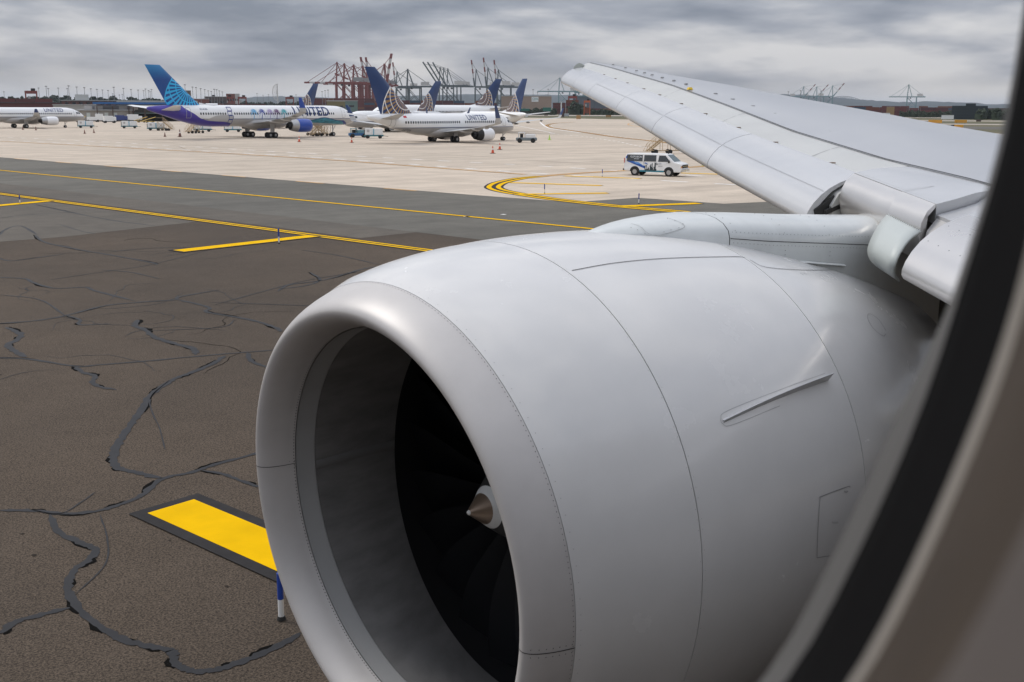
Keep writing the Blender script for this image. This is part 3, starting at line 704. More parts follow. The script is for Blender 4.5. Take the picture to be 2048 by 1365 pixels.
for g0, g1 in zip(grid[:-2], grid[1:-1]):
    for k in range(5): p = g0[0].lerp(g1[0], k / 5) * .95 + g0[4].lerp(g1[4], k / 5) * .05; disc(b, p + Vector((-.012, -.012, .006)), Vector((-.6, -.6, .4)).normalized(), .005)
b.build('plate_rivets', M_RIV, wing)['kind'] = 'stuff'
# panel lines and fastener rows on the fixed panels: drawn on the wing's own surface
def wseam(name, pts, w, m):
    P = catmull([WP(*p) for p in pts], 8); vs = []
    for i, p in enumerate(P):
        t = (P[min(i + 1, len(P) - 1)] - P[max(i - 1, 0)]).normalized(); s = t.cross(Vector((0, 0, 1))).normalized() * w / 2; vs += [p + s + Vector((0, 0, .004)), p - s + Vector((0, 0, .004))]
    b = JB(); b.add(vs, [(2 * i, 2 * i + 1, 2 * i + 3, 2 * i + 2) for i in range(len(P) - 1)]); return b.build(name, m, wing)
SS = MATS['soft_seam']
for Y in (9.2, 13.0, 17.0): wseam('panel_line', [(Y, O1(Y) + .02, .395), (Y + .05, (O1(Y) + O2(Y)) / 2, (.385 + Z2(Y)) / 2 + .012), (Y + .1, O2(Y) - .03, Z2(Y) - .005)], .012, SS)
wseam('panel_line', [(6.36, .76, .497), (6.30, 1.1, .53), (6.22, 1.6, .55), (6.15, 1.86, .58)], .010, SS)
for a, bb in ((7.65, 11.35), (11.43, 14.95), (15.05, 18.45), (18.55, 22.25)):
    k = lerp((a + bb) / 2, [8, 28], [1, .82]); wseam('slat_seam', [(a, .33 * k, .27), ((a + bb) / 2, .33 * k, .272), (bb, .33 * k, .27)], .006, SS)
b = JB()
for i in range(60):
    Y = .6 + i * .085
    for o, z in ((.30, .2525), (.62, .366)): 
        if i % 2 == 0: disc(b, WP(Y, o, z + .006), Vector((-.5, 0, .85)).normalized(), .006)
for i in range(34):
    Y = 5.76 + i * .05
    if Y < 7.46: disc(b, WP(Y, .80, .503), Vector((-.1, 0, 1)).normalized(), .0055)
b.build('wing_rivets', M_RIV, wing)['kind'] = 'stuff'

# ---- pylon
pyl = sub('pylon')
PX = [6.22, 6.45, 6.8, 7.2, 7.56, 8.1, 8.9, 9.7, 10.5, 11.5, 13]
PT = [4.945, 5.0, 5.045, 5.068, 5.068, 5.035, 4.975, 4.925, 4.88, 4.75, 4.5]
PH = [4.94, 4.93, 4.92, 4.895, 4.872, 4.81, 4.735, 4.66, 4.58, 4.45, 4.2]
PW = [.02, .16, .30, .40, .455, .465, .46, .455, .45, .42, .4]
def psec(X, grow=0.0):
    zt, zh, w = lerp(X, PX, PT), lerp(X, PX, PH), lerp(X, PX, PW) + grow; yc = 6.87; P = []
    prof = [(1, -.9), (1, -.25), (1, 0)] if X > 7.5 else [(1.25, -.5), (1.12, -.12), (1, .02)]
    for k, dz in prof: P.append((k * w, zh + dz))
    for a in (20, 40, 58, 72, 84): P.append((w * math.cos(R(a)) ** .75, zh + (zt - zh) * math.sin(R(a))))
    L = [Vector((X, yc - y, z)) for y, z in P] + [Vector((X, yc, zt))] + [Vector((X, yc + y, z)) for y, z in P[::-1]]
    return L
def pyl_part(name, xs, m): b = JB(); b.rings([psec(x) for x in xs], closed=False); return b.build(name, m, pyl)
pyl_part('pylon_nose', [6.22, 6.3, 6.4, 6.55, 6.7, 6.9, 7.1, 7.3, 7.45, 7.565], P_PYL)
pyl_part('pylon_fairing', [7.575, 7.8, 8.1, 8.5, 8.9, 9.3, 9.7, 10.1, 10.5, 11.5, 13], P_PYL)
b = JB(); b.rings([[p for p in psec(7.55, -.012)], [p for p in psec(7.59, -.012)]], closed=False); b.build('pylon_gap', M_SEAM, pyl)
JB().box((11.6, 6.87, 3.75), (4.8, .86, 1.7)).build('pylon_shade_box', mat('shade_dark_metal', (.045, .04, .036), .6, metal=.3), pyl, smooth=False)  # box added behind the nacelle; its dark colour stands for the shade there
def wall(X, dz, lift=.003): return Vector((X, 6.87 - lerp(X, PX, PW) - lift, lerp(X, PX, PH) + dz))
b = JB(); xs = yr(7.58, 9.9, 20); b.rings([[wall(x, -.003), wall(x, .003)] for x in xs], closed=False); b.build('hinge_line', M_SEAM, pyl)
b = JB(); b.rings([[wall(x, lerp(x, [7.58, 8.5, 9.3], [-.15, -.17, -.2]), .002), wall(x, lerp(x, [7.58, 8.5, 9.3], [-.165, -.185, -.215]), .03)] for x in yr(7.58, 9.3, 14)], closed=False); b.build('drip_rail', P_PYL, pyl)
b = JB(); nv = Vector((0, -1, .1)).normalized()
for i in range(42):
    x = 7.62 + i * .055
    disc(b, wall(x, -.035, .004), nv, .0042)
    q = psec(x)[3]; disc(b, Vector((x, q.y - .004, q.z - .01)), Vector((0, -.9, .4)).normalized(), .0042)
for X in (7.66, 8.35, 9.05):
    for k in range(3, 8): q = psec(X)[k]; disc(b, q + Vector((0, -.002, .004)), Vector((0, -.6, .8)).normalized(), .005)
    for dz in (-.08, -.12): disc(b, wall(X, dz, .004), nv, .005)
def phit(px, py, lift=0.0):
    d = ray(px, py); t = 6.5
    while t < 13:
        p = EYE + d * t; s_ = psec(p.x)
        if p.z < lerp(p.y, [v.y for v in s_], [v.z for v in s_]): break
        t += .006
    return EYE + d * (t - .012), Vector((0, -.55, .83)).normalized()
seam_on(phit, 'pylon_panel', [(1262, 447), (1280, 453), (1293, 465), (1306, 471), (1322, 470), (1345, 464), (1365, 457), (1369, 452), (1358, 444), (1338, 437)], .004, MATS['soft_seam'], pyl, 0)
for px, py in ((1262, 455), (1275, 460), (1290, 468), (1300, 476), (1312, 471), (1328, 464), (1342, 460), (1358, 456), (1366, 448), (1350, 441), (1335, 437)):
    d = ray(px, py); t = 7.0
    while t < 12:
        p = EYE + d * t; x = p.x; s_ = psec(x); 
        zs = [lerp(p.y, [v.y for v in s_], [v.z for v in s_])]
        if p.z < zs[0]: break
        t += .01
    disc(b, EYE + d * (t - .02), Vector((0, -.5, .85)).normalized(), .0055)
b.build('pylon_rivets', M_RIV, pyl)['kind'] = 'stuff'

# ---- fuselage shell, closed, with one window opening; the cabin behind us is dark
fus = JB(); Rf, yc_, zc_ = 3.10, -2.95, 5.9; NA = 96
def hull(z): return yc_ + math.sqrt(max(0, Rf * Rf - (z - zc_) ** 2))
xs = [-32, -26, -18, -8, -3, -.5, .8, 3, 8, 16, 26, 36]
zs_open = (5.5, 6.6)
angs = [2 * math.pi * i / NA for i in range(NA)]
a0, a1 = math.asin((5.5 - zc_) / Rf), math.asin((6.6 - zc_) / Rf)
angs = sorted([a for a in angs if not (a < a1 or a > 2 * math.pi + a0)] + [a1, 2 * math.pi + a0])
rows = [[Vector((x, yc_ + Rf * math.cos(a), zc_ + Rf * math.sin(a))) for a in angs] for x in xs]
n = len(angs); fus.v += [tuple(p) for r in rows for p in r]
for i in range(len(xs) - 1):
    for j in range(n):
        k = (j + 1) % n
        if k == 0 and xs[i] == -.5: continue
        fus.f.append([i * n + j, i * n + k, (i + 1) * n + k, (i + 1) * n + j]); fus.mi.append(0)
fus.f += [list(range(n)), [(len(xs) - 1) * n + j for j in range(n)]]; fus.mi += [0, 0]
fus.build('fuselage', mat('belly_grey', (.26, .26, .265), .45), jet0)
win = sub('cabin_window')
EC = {'E0': (.150, (.1186, 6.1482, .1739, .2839), [(2042, 94), (2021, 235), (2003, 300), (1974, 403), (1925, 540), (1897, 617), (1814, 790), (1735, 964), (1640, 1160), (1542, 1365)]),
      'E1': (.130, (.10165, 6.1188, .15277, .2455), [(2044, 94), (2023, 235), (2005, 300), (1977, 403), (1930, 540), (1917, 600), (1859, 774), (1791, 947), (1707, 1121), (1584, 1365)]),
      'E2': (.090, (.0789, 6.0867, .1120, .1870), [(2032, 600), (1965, 802), (1887, 992), (1791, 1205), (1716, 1365)]),
      'E3': (.078, (.0688, 6.0921, .1071, .1807), [(2048, 712), (1976, 880), (1892, 1082), (1814, 1233), (1747, 1365)]),
      'E4': (.050, (.0431, 6.1075, .0970, .1715), [(2048, 1065), (1976, 1211), (1892, 1365)]),
      'E5': (.020, (.0170, 6.1000, .0640, .1560), [(2230, 1150), (2170, 1300), (2100, 1420)])}
def loop(key, n=160, grow=1.0, dy=0.0):
    y, (cx_, cz_, a_, b_), pix = EC[key]
    def rad(th):
        c, s = abs(math.cos(th)) / a_, abs(math.sin(th)) / b_; return (c ** 2.8 + s ** 2.8) ** (-1 / 2.8)
    dat = []
    for q in pix:
        p = at_y(*q, y); dx, dz = p.x - cx_, p.z - cz_; th = math.atan2(dz, dx); dat.append((th, math.hypot(dx, dz) / rad(th)))
    dat.sort(); ths = [d[0] for d in dat]; ks = [d[1] for d in dat]
    o = []
    for i in range(n):
        th = -math.pi + 2 * math.pi * i / n; k = lerp(th, ths, ks)
        if th < ths[0]: k = ks[0] + (1 - ks[0]) * min(1, (ths[0] - th) / .8)
        if th > ths[-1]: k = ks[-1] + (1 - ks[-1]) * min(1, (th - ths[-1]) / .8)
        r = rad(th) * k * grow; o.append(Vector((cx_ + r * math.cos(th), y + dy, cz_ + r * math.sin(th))))
    for _ in range(3): o = [(o[i - 1] + 2 * o[i] + o[(i + 1) % n]) / 4 for i in range(n)]
    return o
L0_, L1_, L2_, L3_, L4_ = [loop(k) for k in ('E0', 'E1', 'E2', 'E3', 'E4')]
def rect(y_of, n=160, x0=-.5, x1=.8, z0=5.5, z1=6.6):
    o = []
    for i in range(n):
        th = -math.pi + 2 * math.pi * i / n; c, s = math.cos(th), math.sin(th); cx_, cz_ = .12, 6.05
        t = min(((x1 - cx_) / c if c > 1e-6 else 9), ((x0 - cx_) / c if c < -1e-6 else 9), ((z1 - cz_) / s if s > 1e-6 else 9), ((z0 - cz_) / s if s < -1e-6 else 9))
        x, z = cx_ + t * c, cz_ + t * s; o.append(Vector((x, y_of(z), z)))
    return o
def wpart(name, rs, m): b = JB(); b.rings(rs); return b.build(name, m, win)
wpart('outer_skin', [rect(lambda z: hull(z)), [Vector((p.x, p.y + .004, p.z)) for p in loop('E0', grow=1.06)], L0_], M_WHITE)
def mixl(a, b_, t, dy=0): return [p.lerp(q, t) + Vector((0, dy, 0)) for p, q in zip(a, b_)]
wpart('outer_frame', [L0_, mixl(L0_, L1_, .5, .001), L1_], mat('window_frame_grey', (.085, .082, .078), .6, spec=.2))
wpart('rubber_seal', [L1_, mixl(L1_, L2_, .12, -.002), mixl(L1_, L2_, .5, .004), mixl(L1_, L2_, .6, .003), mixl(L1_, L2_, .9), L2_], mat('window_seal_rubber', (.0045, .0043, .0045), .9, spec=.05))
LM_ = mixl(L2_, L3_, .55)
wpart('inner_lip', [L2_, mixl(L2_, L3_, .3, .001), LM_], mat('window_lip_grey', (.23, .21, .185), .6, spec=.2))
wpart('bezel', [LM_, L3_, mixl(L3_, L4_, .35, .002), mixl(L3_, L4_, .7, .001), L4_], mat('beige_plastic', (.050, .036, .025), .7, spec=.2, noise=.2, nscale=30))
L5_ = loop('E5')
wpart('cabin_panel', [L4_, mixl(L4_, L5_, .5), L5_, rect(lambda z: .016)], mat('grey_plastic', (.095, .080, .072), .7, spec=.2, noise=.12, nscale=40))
# main gear under the wing, mostly hidden by the engine
gear = sub('main_gear')
b = JB(); b.cyl((17.5, 3.0, 4.2), (17.5, 3.0, .8), .2); b.bar((16, 3.0, .8), (19, 3.0, .8), .3); b.build('gear_leg', M_GREYP, gear)
for x in (16, 17.5, 19):
    for y in (2.4, 3.6): b = JB(); b.cyl((x, y - .22, .66), (x, y + .22, .66), .66, n=28); b.build('wheel', M_TYRE, gear)

# ================================================================== parked airliners
def fin_mat(name, c1, c2, Rout, step, nsec, base, stripe, line, inner=None, grad=None):
    m, b, N, L, V, MIX = nodes_mat(name)
    sp_ = N('ShaderNodeSeparateXYZ'); L(N('ShaderNodeTexCoord').outputs['Object'], sp_.inputs[0]); X, Z = sp_.outputs[0], sp_.outputs[2]
    def rad(c):
        dx, dz = V('SUBTRACT', X, c[0]), V('SUBTRACT', Z, c[1]); return dx, dz, V('SQRT', V('ADD', V('MULTIPLY', dx, dx), V('MULTIPLY', dz, dz)))
    dx, dz, r1 = rad(c1); _, _, r2 = rad(c2)
    ang = V('ARCTAN2', dz, dx); rr = V('DIVIDE', r1, step)
    sec = V('LESS_THAN', V('FRACT', V('MULTIPLY', ang, nsec / (2 * math.pi))), .52)
    ringm = V('LESS_THAN', V('FRACT', rr), .13)
    inside = V('LESS_THAN', r2, Rout); edge = V('LESS_THAN', V('ABSOLUTE', V('SUBTRACT', r2, Rout)), .09)
    glob = MIX(ringm, MIX(sec, inner or base, stripe), line)
    basec = base
    if grad:
        g = N('ShaderNodeMapRange'); g.inputs[1].default_value = grad[0]; g.inputs[2].default_value = grad[1]; L(Z, g.inputs[0]); basec = MIX(g.outputs[0], base, grad[2])
    L(MIX(edge, MIX(inside, basec, glob), line), b.inputs['Base Color']); b.inputs['Roughness'].default_value = .3; b.inputs['Coat Weight'].default_value = .3
    return m
def body_mat(name, zlim, belly, line, wave=None):
    m, b, N, L, V, MIX = nodes_mat(name)
    sp_ = N('ShaderNodeSeparateXYZ'); L(N('ShaderNodeTexCoord').outputs['Object'], sp_.inputs[0]); Z = sp_.outputs[2]
    lo = V('LESS_THAN', Z, zlim); ln = V('LESS_THAN', V('ABSOLUTE', V('SUBTRACT', Z, zlim)), .05)
    n = N('ShaderNodeTexNoise'); n.inputs['Scale'].default_value = .5; n.inputs['Detail'].default_value = 5
    colr = MIX(ln, MIX(lo, (.80, .80, .79), belly), line)
    if wave:       # painted tail colour below a curve drawn along the fuselage: list of (x, z), colour
        pts, wc = wave; x0, x1 = pts[0][0], pts[-1][0]
        u = N('ShaderNodeMapRange'); u.inputs[1].default_value = x0; u.inputs[2].default_value = x1; L(sp_.outputs[0], u.inputs[0])
        cv_ = N('ShaderNodeFloatCurve'); c_ = cv_.mapping.curves[0]; L(u.outputs[0], cv_.inputs[1])
        for i, (x, z) in enumerate(pts):
            p = ((x - x0) / (x1 - x0), (z - zlim + 4) / 8)
            if i == 0: c_.points[0].location = p
            elif i == len(pts) - 1: c_.points[-1].location = p
            else: c_.points.new(*p)
        cv_.mapping.update()
        zz = V('ADD', V('MULTIPLY', cv_.outputs[0], 8), zlim - 4)
        colr = MIX(V('LESS_THAN', Z, zz), colr, wc)
    L(colr, b.inputs['Base Color']); b.inputs['Roughness'].default_value = .3; b.inputs['Coat Weight'].default_value = .25
    return m
class Jet:
    def __init__(s, label, M, az, R_=1.9, z0=3.1, xn=17.5, xt=-19.5, span=35.8, top=12.5, engy=4.9, group=None, belly=(.36, .35, .34), k=1.0, cheat=None, wave=None):
        s.root = empty('parked_airliner', M, R(90 - az)); s.root.scale = (k, k, k)
        tag(s.root, label, 'airliner', group or 'parked white airliners on the apron')
        s.R, s.z0, s.xn, s.xt, s.span, s.top, s.engy = R_, z0, xn, xt, span, top, engy
        r, z = R_, z0
        s.st = [(xn, .04, z - .42 * r), (xn - .25, .22 * r, z - .40 * r), (xn - .8, .43 * r, z - .33 * r), (xn - 1.7, .64 * r, z - .24 * r), (xn - 2.6, .79 * r, z - .15 * r), (xn - 3.6, .91 * r, z - .07 * r), (xn - 5.0, .985 * r, z - .015 * r), (xn - 6.5, r, z),
                (xt + 13, r, z), (xt + 11, .97 * r, z + .03 * r), (xt + 8.5, .86 * r, z + .14 * r), (xt + 6, .70 * r, z + .30 * r), (xt + 3.5, .49 * r, z + .48 * r), (xt + 1.5, .30 * r, z + .60 * r), (xt + .3, .17 * r, z + .66 * r), (xt, .11 * r, z + .67 * r)]
        s.zl = z - .28 * r if cheat is None else cheat
        s.bm = body_mat('fuselage_livery', s.zl, belly, (.05, .07, .16), wave)
        b = MB(); n = 40
        b.rings([[(x, rr * math.sin(2 * math.pi * i / n), zz + rr * math.cos(2 * math.pi * i / n)) for i in range(n)] for x, rr, zz in s.st], True, True)
        s.fus = b.build('fuselage', s.bm, s.root, True)
        # blended wing root fairing
        b = MB(); b.rings([[(x, 1.02 * rr * math.sin(2 * math.pi * i / 28), z - .62 * r + hh * math.cos(2 * math.pi * i / 28)) for i in range(28)] for x, rr, hh in ((7.2, .3 * r, .25 * r), (6.2, .75 * r, .45 * r), (4.5, .98 * r, .58 * r), (0, 1.02 * r, .62 * r), (-2.5, .95 * r, .56 * r), (-4.5, .6 * r, .4 * r), (-5.6, .1, .1))], True, True)
        b.build('wing_root_fairing', M_GREYP, s.root, True)
    def surf(s, x, z, side, lift=.015):
        xs = [a[0] for a in s.st[::-1]]; rr = lerp(x, xs, [a[1] for a in s.st[::-1]]) + lift; zz = lerp(x, xs, [a[2] for a in s.st[::-1]])
        d = max(-.995 * rr, min(.995 * rr, z - zz)); return Vector((x, side * math.sqrt(rr * rr - d * d), zz + d))
    def decal(s, name, polys, m, side=-1, parent=None, lift=.015):
        bm = bmesh.new()
        for poly in polys:
            vs = [bm.verts.new((p[0], 0, p[1])) for p in poly]
            tri = tessellate_polygon([[Vector((p[0], p[1], 0)) for p in poly]])
            for t in tri:
                try: bm.faces.new([vs[i] for i in t])
                except ValueError: pass
        s._conform(bm, side, lift); me = bpy.data.meshes.new(name); bm.to_mesh(me); bm.free(); me.materials.append(m)
        return link(name, me, parent or s.root, True)
    def _conform(s, bm, side, lift):
        zs = [v.co.z for v in bm.verts]; xs = [v.co.x for v in bm.verts]
        z = min(zs) + .22
        while z < max(zs): bmesh.ops.bisect_plane(bm, geom=bm.verts[:] + bm.edges[:] + bm.faces[:], plane_co=(0, 0, z), plane_no=(0, 0, 1)); z += .22
        x = min(xs) + .8
        while x < max(xs): bmesh.ops.bisect_plane(bm, geom=bm.verts[:] + bm.edges[:] + bm.faces[:], plane_co=(x, 0, 0), plane_no=(1, 0, 0)); x += .8
        for v in bm.verts: v.co = s.surf(v.co.x, v.co.z, side, lift)
    def text(s, string, x, z, h, m, side=-1, space=1.15, shear=0.0, name='lettering'):
        cu = bpy.data.curves.new('lettering', 'FONT'); cu.body = string; cu.size = h * 1.42; cu.space_character = space; cu.offset = h * .03; cu.shear = shear
        ob = bpy.data.objects.new('t', cu); COL.objects.link(ob); dg = bpy.context.evaluated_depsgraph_get(); me = bpy.data.meshes.new_from_object(ob.evaluated_get(dg))
        bpy.data.objects.remove(ob); bm = bmesh.new(); bm.from_mesh(me); bmesh.ops.triangulate(bm, faces=bm.faces)
        for v in bm.verts: v.co = Vector((x + (v.co.x if side < 0 else -v.co.x), 0, z + v.co.y))
        s._conform(bm, side, .02); me = bpy.data.meshes.new(name); bm.to_mesh(me); bm.free(); me.materials.append(m); return link(name, me, s.root, True)
    def windows(s, x0, x1, z, side=-1, step=.52, skip=()):
        b = MB(); x = x0
        while x < x1:
            if not any(a < x < c for a, c in skip):
                q = [(x - .13, z - .2), (x + .13, z - .2), (x + .15, z), (x + .13, z + .2), (x - .13, z + .2), (x - .15, z)]
                b.add([s.surf(*p, side, .022) for p in q], [list(range(6))])
            x += step
        b.build('cabin_windows', M_GLASS, s.root)['kind'] = 'stuff'
    def doors(s, xs, side=-1, w=.85, h=1.85):
        for x in xs:
            zb = s.z0 - .35; t = .035; P = []
            for a, c in (((x, zb), (x, zb + h)), ((x + w, zb), (x + w, zb + h)), ((x, zb), (x + w, zb)), ((x, zb + h), (x + w, zb + h))):
                dx = t if a[0] == c[0] else 0; dz = t if dx == 0 else 0; P.append([(a[0] - dx, a[1] - dz), (c[0] + dx * (1 if dx else 1) - (0 if dx else 0), a[1] - dz if dz else c[1]), (c[0] + dx, c[1] + dz), (a[0] + (dx if dx else 0) - (0 if dx else 0), c[1] + dz)])
            q = [[(x - t, zb), (x + t, zb), (x + t, zb + h), (x - t, zb + h)], [(x + w - t, zb), (x + w + t, zb), (x + w + t, zb + h), (x + w - t, zb + h)], [(x, zb + h - t), (x + w, zb + h - t), (x + w, zb + h + t), (x, zb + h + t)], [(x, zb - t), (x + w, zb - t), (x + w, zb + t), (x, zb + t)]]
            s.decal('cabin_door', q, mat('door_outline', (.38, .38, .38), .5), side)
    def cockpit(s, side):
        x = s.xn; z = s.z0 + .02 * s.R
        s.decal('cockpit_window', [[(x - 1.55, z + .12), (x - 1.75, z + .62), (x - 2.35, z + .72), (x - 2.25, z + .16)], [(x - 2.35, z + .16), (x - 2.45, z + .72), (x - 3.1, z + .66), (x - 3.05, z + .2)]], M_GLASS, side)
    def wings(s, mt, wl=None, sweep=27, root=6.6, tipc=1.5, xle=5.6, dih=1.75, winglet=2.4, wlm=None, wtip=None):
        for sd3 in (-1, 1):
            secs = []; hs = s.span / 2
            for t in (0, .33, .66, 1):
                y = .8 * s.R + (hs - .8 * s.R) * t; c = root + (tipc - root) * min(1, t * 1.35) if t < .7 else lerp(t, [.66, 1], [root + (tipc - root) * .89, tipc])
                x = xle - math.tan(R(sweep)) * (y - .8 * s.R); z = s.z0 - .72 * s.R + dih * t ** 1.2; th = c * (.13 - .04 * t)
                secs.append([(x - c * u, sd3 * y, z + th * w) for u, w in ((0, 0), (.03, .22), (.12, .45), (.35, .58), (.65, .42), (1, .0), (.65, -.22), (.35, -.38), (.12, -.32), (.03, -.16))])
            b = MB(); b.rings(secs, True, True); wo = b.build('wing', mt, s.root, True)
            tp = secs[-1]; xl, yy, zz = tp[0]
            for y in (.36, .55, .75):       # flap track fairings
                yq = .8 * s.R + (hs - .8 * s.R) * y; xq = xle - math.tan(R(sweep)) * (yq - .8 * s.R); c = lerp(y, [0, .66, 1], [root, root + (tipc - root) * .89, tipc]); zq = s.z0 - .72 * s.R + dih * y ** 1.2 - .30
                b = MB(); b.rings([[(xq - c * u, sd3 * yq + w * math.sin(a * math.pi / 4), zq + dz + w * math.cos(a * math.pi / 4)) for a in range(8)] for u, w, dz in ((.35, .03, .1), (.55, .2, 0), (.85, .22, 0), (1.15, .04, .1))], True, True); b.build('flap_fairing', M_GREYP, wo, True)
            if winglet:
                S2 = []
                for t, lean in ((0, 0), (.12, .22), (.3, .42), (1, .75)):
                    z = zz + winglet * (t if t > .12 else t * .4); c = tipc * (1 - .62 * t); x = xl - .1 - 1.5 * t * winglet / 2.4
                    S2.append([(x - c * u, yy + sd3 * (lean + w), z) for u, w in ((0, 0), (.2, .06), (.6, .05), (1, 0), (.6, -.05), (.2, -.06))])
                b = MB(); b.rings(S2[:3], True, True); b.build('winglet_root', wtip or M_GREYP, wo, True)
                b = MB(); b.rings(S2[2:], True, True); b.build('winglet', wlm or M_NAVY, wo, True)
    def engines(s, m, x=8.3, L=3.9, r=1.05, z=None, exhaust=M_STEEL, chrome=True):
        z = z if z is not None else s.z0 - .98 * s.R + .1
        for sd3 in (-1, 1):
            y = sd3 * s.engy
            def rg(xx, rr, n=28): return [(xx, y + rr * math.sin(2 * math.pi * i / n), z + rr * math.cos(2 * math.pi * i / n)) for i in range(n)]
            b = MB(); b.rings([rg(x - .08, r * .86), rg(x - .2, r * .96), rg(x - .7, r * 1.03), rg(x - L * .5, r * 1.04), rg(x - L * .74, r * .97)]); e = b.build('engine_cowl', m, s.root, True)
            b = MB(); b.rings([rg(x - .5, r * .76), rg(x - .03, r * .80), rg(x, r * .83), rg(x - .03, r * .86), rg(x - .08, r * .865)]); b.build('inlet_ring', M_STEEL if chrome else m, e, True)
            b = MB(); b.rings([rg(x - .5, r * .77), rg(x - .6, r * .2), rg(x - .35, .02)]); b.build('fan', M_DARK, e, True)
            b = MB(); b.rings([rg(x - L * .742, r * .962), rg(x - L * .88, r * .88), rg(x - L - .25, r * .74), rg(x - L - .3, r * .60), rg(x - L, r * .4)]); b.build('nozzle', exhaust, e, True)
            b = MB(); b.rings([rg(x - L, r * .5), rg(x - L - .9, r * .38), rg(x - L - .9, r * .28), rg(x - L - .4, r * .1)]); b.build('exhaust', M_DARK, e, True)
            zw = s.z0 - .72 * s.R + .35
            b = MB(); b.rings([[(x - L * .25, y - .06, z + r * .95), (x - L * .25, y + .06, z + r * .95), (x - L * .5, y + .16, zw + .1), (x - L * .5, y - .16, zw + .1)], [(x - L * 1.25, y - .16, z + r * .5), (x - L * 1.25, y + .16, z + r * .5), (x - L * 1.3, y + .16, zw), (x - L * 1.3, y - .16, zw)]], True, True); b.build('pylon', M_GREYP, s.root)
    def tail(s, fm, x_root_le=10.6, x_root_te=3.0, x_tip_le=1.9, x_tip_te=-.6, zr=None, stab=M_GREYP, hspan=7.0, dors=True, stabz=.52):
        zr = zr if zr is not None else s.z0 + .80 * s.R; xt = s.xt; S2 = []
        for t in (0, .05, .2, .5, .8, .97, 1):
            z = zr + (s.top - zr) * t; le = xt + x_root_le + (x_tip_le - x_root_le) * t; te = xt + x_root_te + (x_tip_te - x_root_te) * t; c = le - te; w = .06 * c * (1 if t < .98 else .3)
            S2.append([(le - c * u, w * k, z) for u, k in ((0, 0), (.05, .45), (.25, 1), (.55, .8), (1, .03), (1, -.03), (.55, -.8), (.25, -1), (.05, -.45))])
        b = MB(); b.rings(S2, True, True); s.fin = b.build('fin', fm, s.root, True)
        if dors:
            b = MB(); b.rings([[(xt + x_root_le + 3.6, 0, zr - .0), (xt + x_root_le + 3.6, .01, zr - .3), (xt + x_root_le + 3.6, -.01, zr - .3)], [(xt + x_root_le - .5, 0, zr + .85), (xt + x_root_le - .5, .28, zr - .3), (xt + x_root_le - .5, -.28, zr - .3)]], True, True); b.build('dorsal_fin', M_WHITE, s.root)
        for sd3 in (-1, 1):
            S2 = []
            for t in (0, .5, 1):
                y = .35 * s.R + (hspan - .35 * s.R) * t; le = xt + 6.3 - 4.3 * t; c = 4.0 - 2.5 * t; z = s.z0 + stabz * s.R + .85 * t
                S2.append([(le - c * u, sd3 * y, z + c * .05 * k) for u, k in ((0, 0), (.1, .7), (.4, 1), (1, 0), (.4, -1), (.1, -.7))])
            b = MB(); b.rings(S2, True, True); b.build('tailplane', stab, s.root, True)
    def gear(s, track=2.86, base=15.6, bogie=False, rw=.56, nw=.34, legm=M_GREYP, zt=None):
        zt = zt or s.z0 - .7 * s.R
        for y in (-track, track):
            b = MB(); b.cyl((0, y, rw), (0, y * .98, zt), .16); b.bar((0, y, rw + .5), (1.2, y * .9, zt), .12); b.add([(-.6, y * 1.12, zt), (.6, y * 1.12, zt), (.45, y * 1.12, rw + .5), (-.45, y * 1.12, rw + .5)], [(0, 1, 2, 3)]); b.build('main_gear', legm, s.root)
            for x in ((-.6, .6) if bogie else (0,)):
                for dy in (-.42, .42):
                    b = MB(); b.cyl((x, y + dy - .2, rw), (x, y + dy + .2, rw), rw, n=24); w = b.build('wheel', M_TYRE, s.root, True)
                    b = MB(); b.cyl((x, y + dy - .205, rw), (x, y + dy + .205, rw), rw * .45, n=16); b.build('hub', M_STEEL, w)
        b = MB(); b.cyl((base, 0, nw), (base, 0, s.z0 - .8 * s.R), .11); b.bar((base - .1, 0, nw + .5), (base + .9, 0, s.z0 - .85 * s.R), .09); b.build('nose_gear', legm, s.root)
        for dy in (-.24, .24):
            b = MB(); b.cyl((base, dy - .12, nw), (base, dy + .12, nw), nw, n=20); w = b.build('wheel', M_TYRE, s.root, True)
            b = MB(); b.cyl((base, dy - .124, nw), (base, dy + .124, nw), nw * .5, n=14); b.build('hub', M_STEEL, w)
M_WINGG = mat('parked_wing_grey', (.42, .43, .43), .4, noise=.05, nscale=.5)
M_LET = mat('lettering_blue', (.008, .030, .13), .4)
M_RED = mat('flag_red', (.5, .03, .04), .5)
GOLD = (.30, .175, .075); WLINE = (.80, .78, .74); NAVY = (.006, .033, .125)

# -- the long airliner in the blue, violet and palm tree livery
Mg = G(520, 277); Mg = Mg * 1.025
j = Jet('white airliner with palm trees on its side, violet tail cone and bright blue globe fin', Mg, 79.5, R_=1.98, z0=4.15, xn=24.2, xt=-24.0, span=38.5, top=13.1, engy=6.6, belly=(.42, .41, .40), wave=([(-24.0, 7.6), (-18.2, 7.0), (-17.2, 5.6), (-15.6, 4.6), (-13.4, 3.45), (-11, 3.15), (-9, 3.05), (-7.6, 2.75), (-7.2, 1.2), (0, 0.5)], (.055, .035, .30)))
xt = j.xt; zr = j.z0 + .8 * j.R
j.tail(fin_mat('fin_blue_globe', (xt + 8.6, zr + 3.6), (xt + 9.6, zr + .9), 6.0, 1.35, 34, (.006, .06, .24), (.02, .40, .72), (.03, .42, .74), (.006, .05, .22), (zr + 4.8, zr + 8.3, (.02, .24, .50))), 11.2, 4.2, 3.0, .0, stab=mat('tailplane_white', (.72, .72, .70), .4), hspan=7.6)
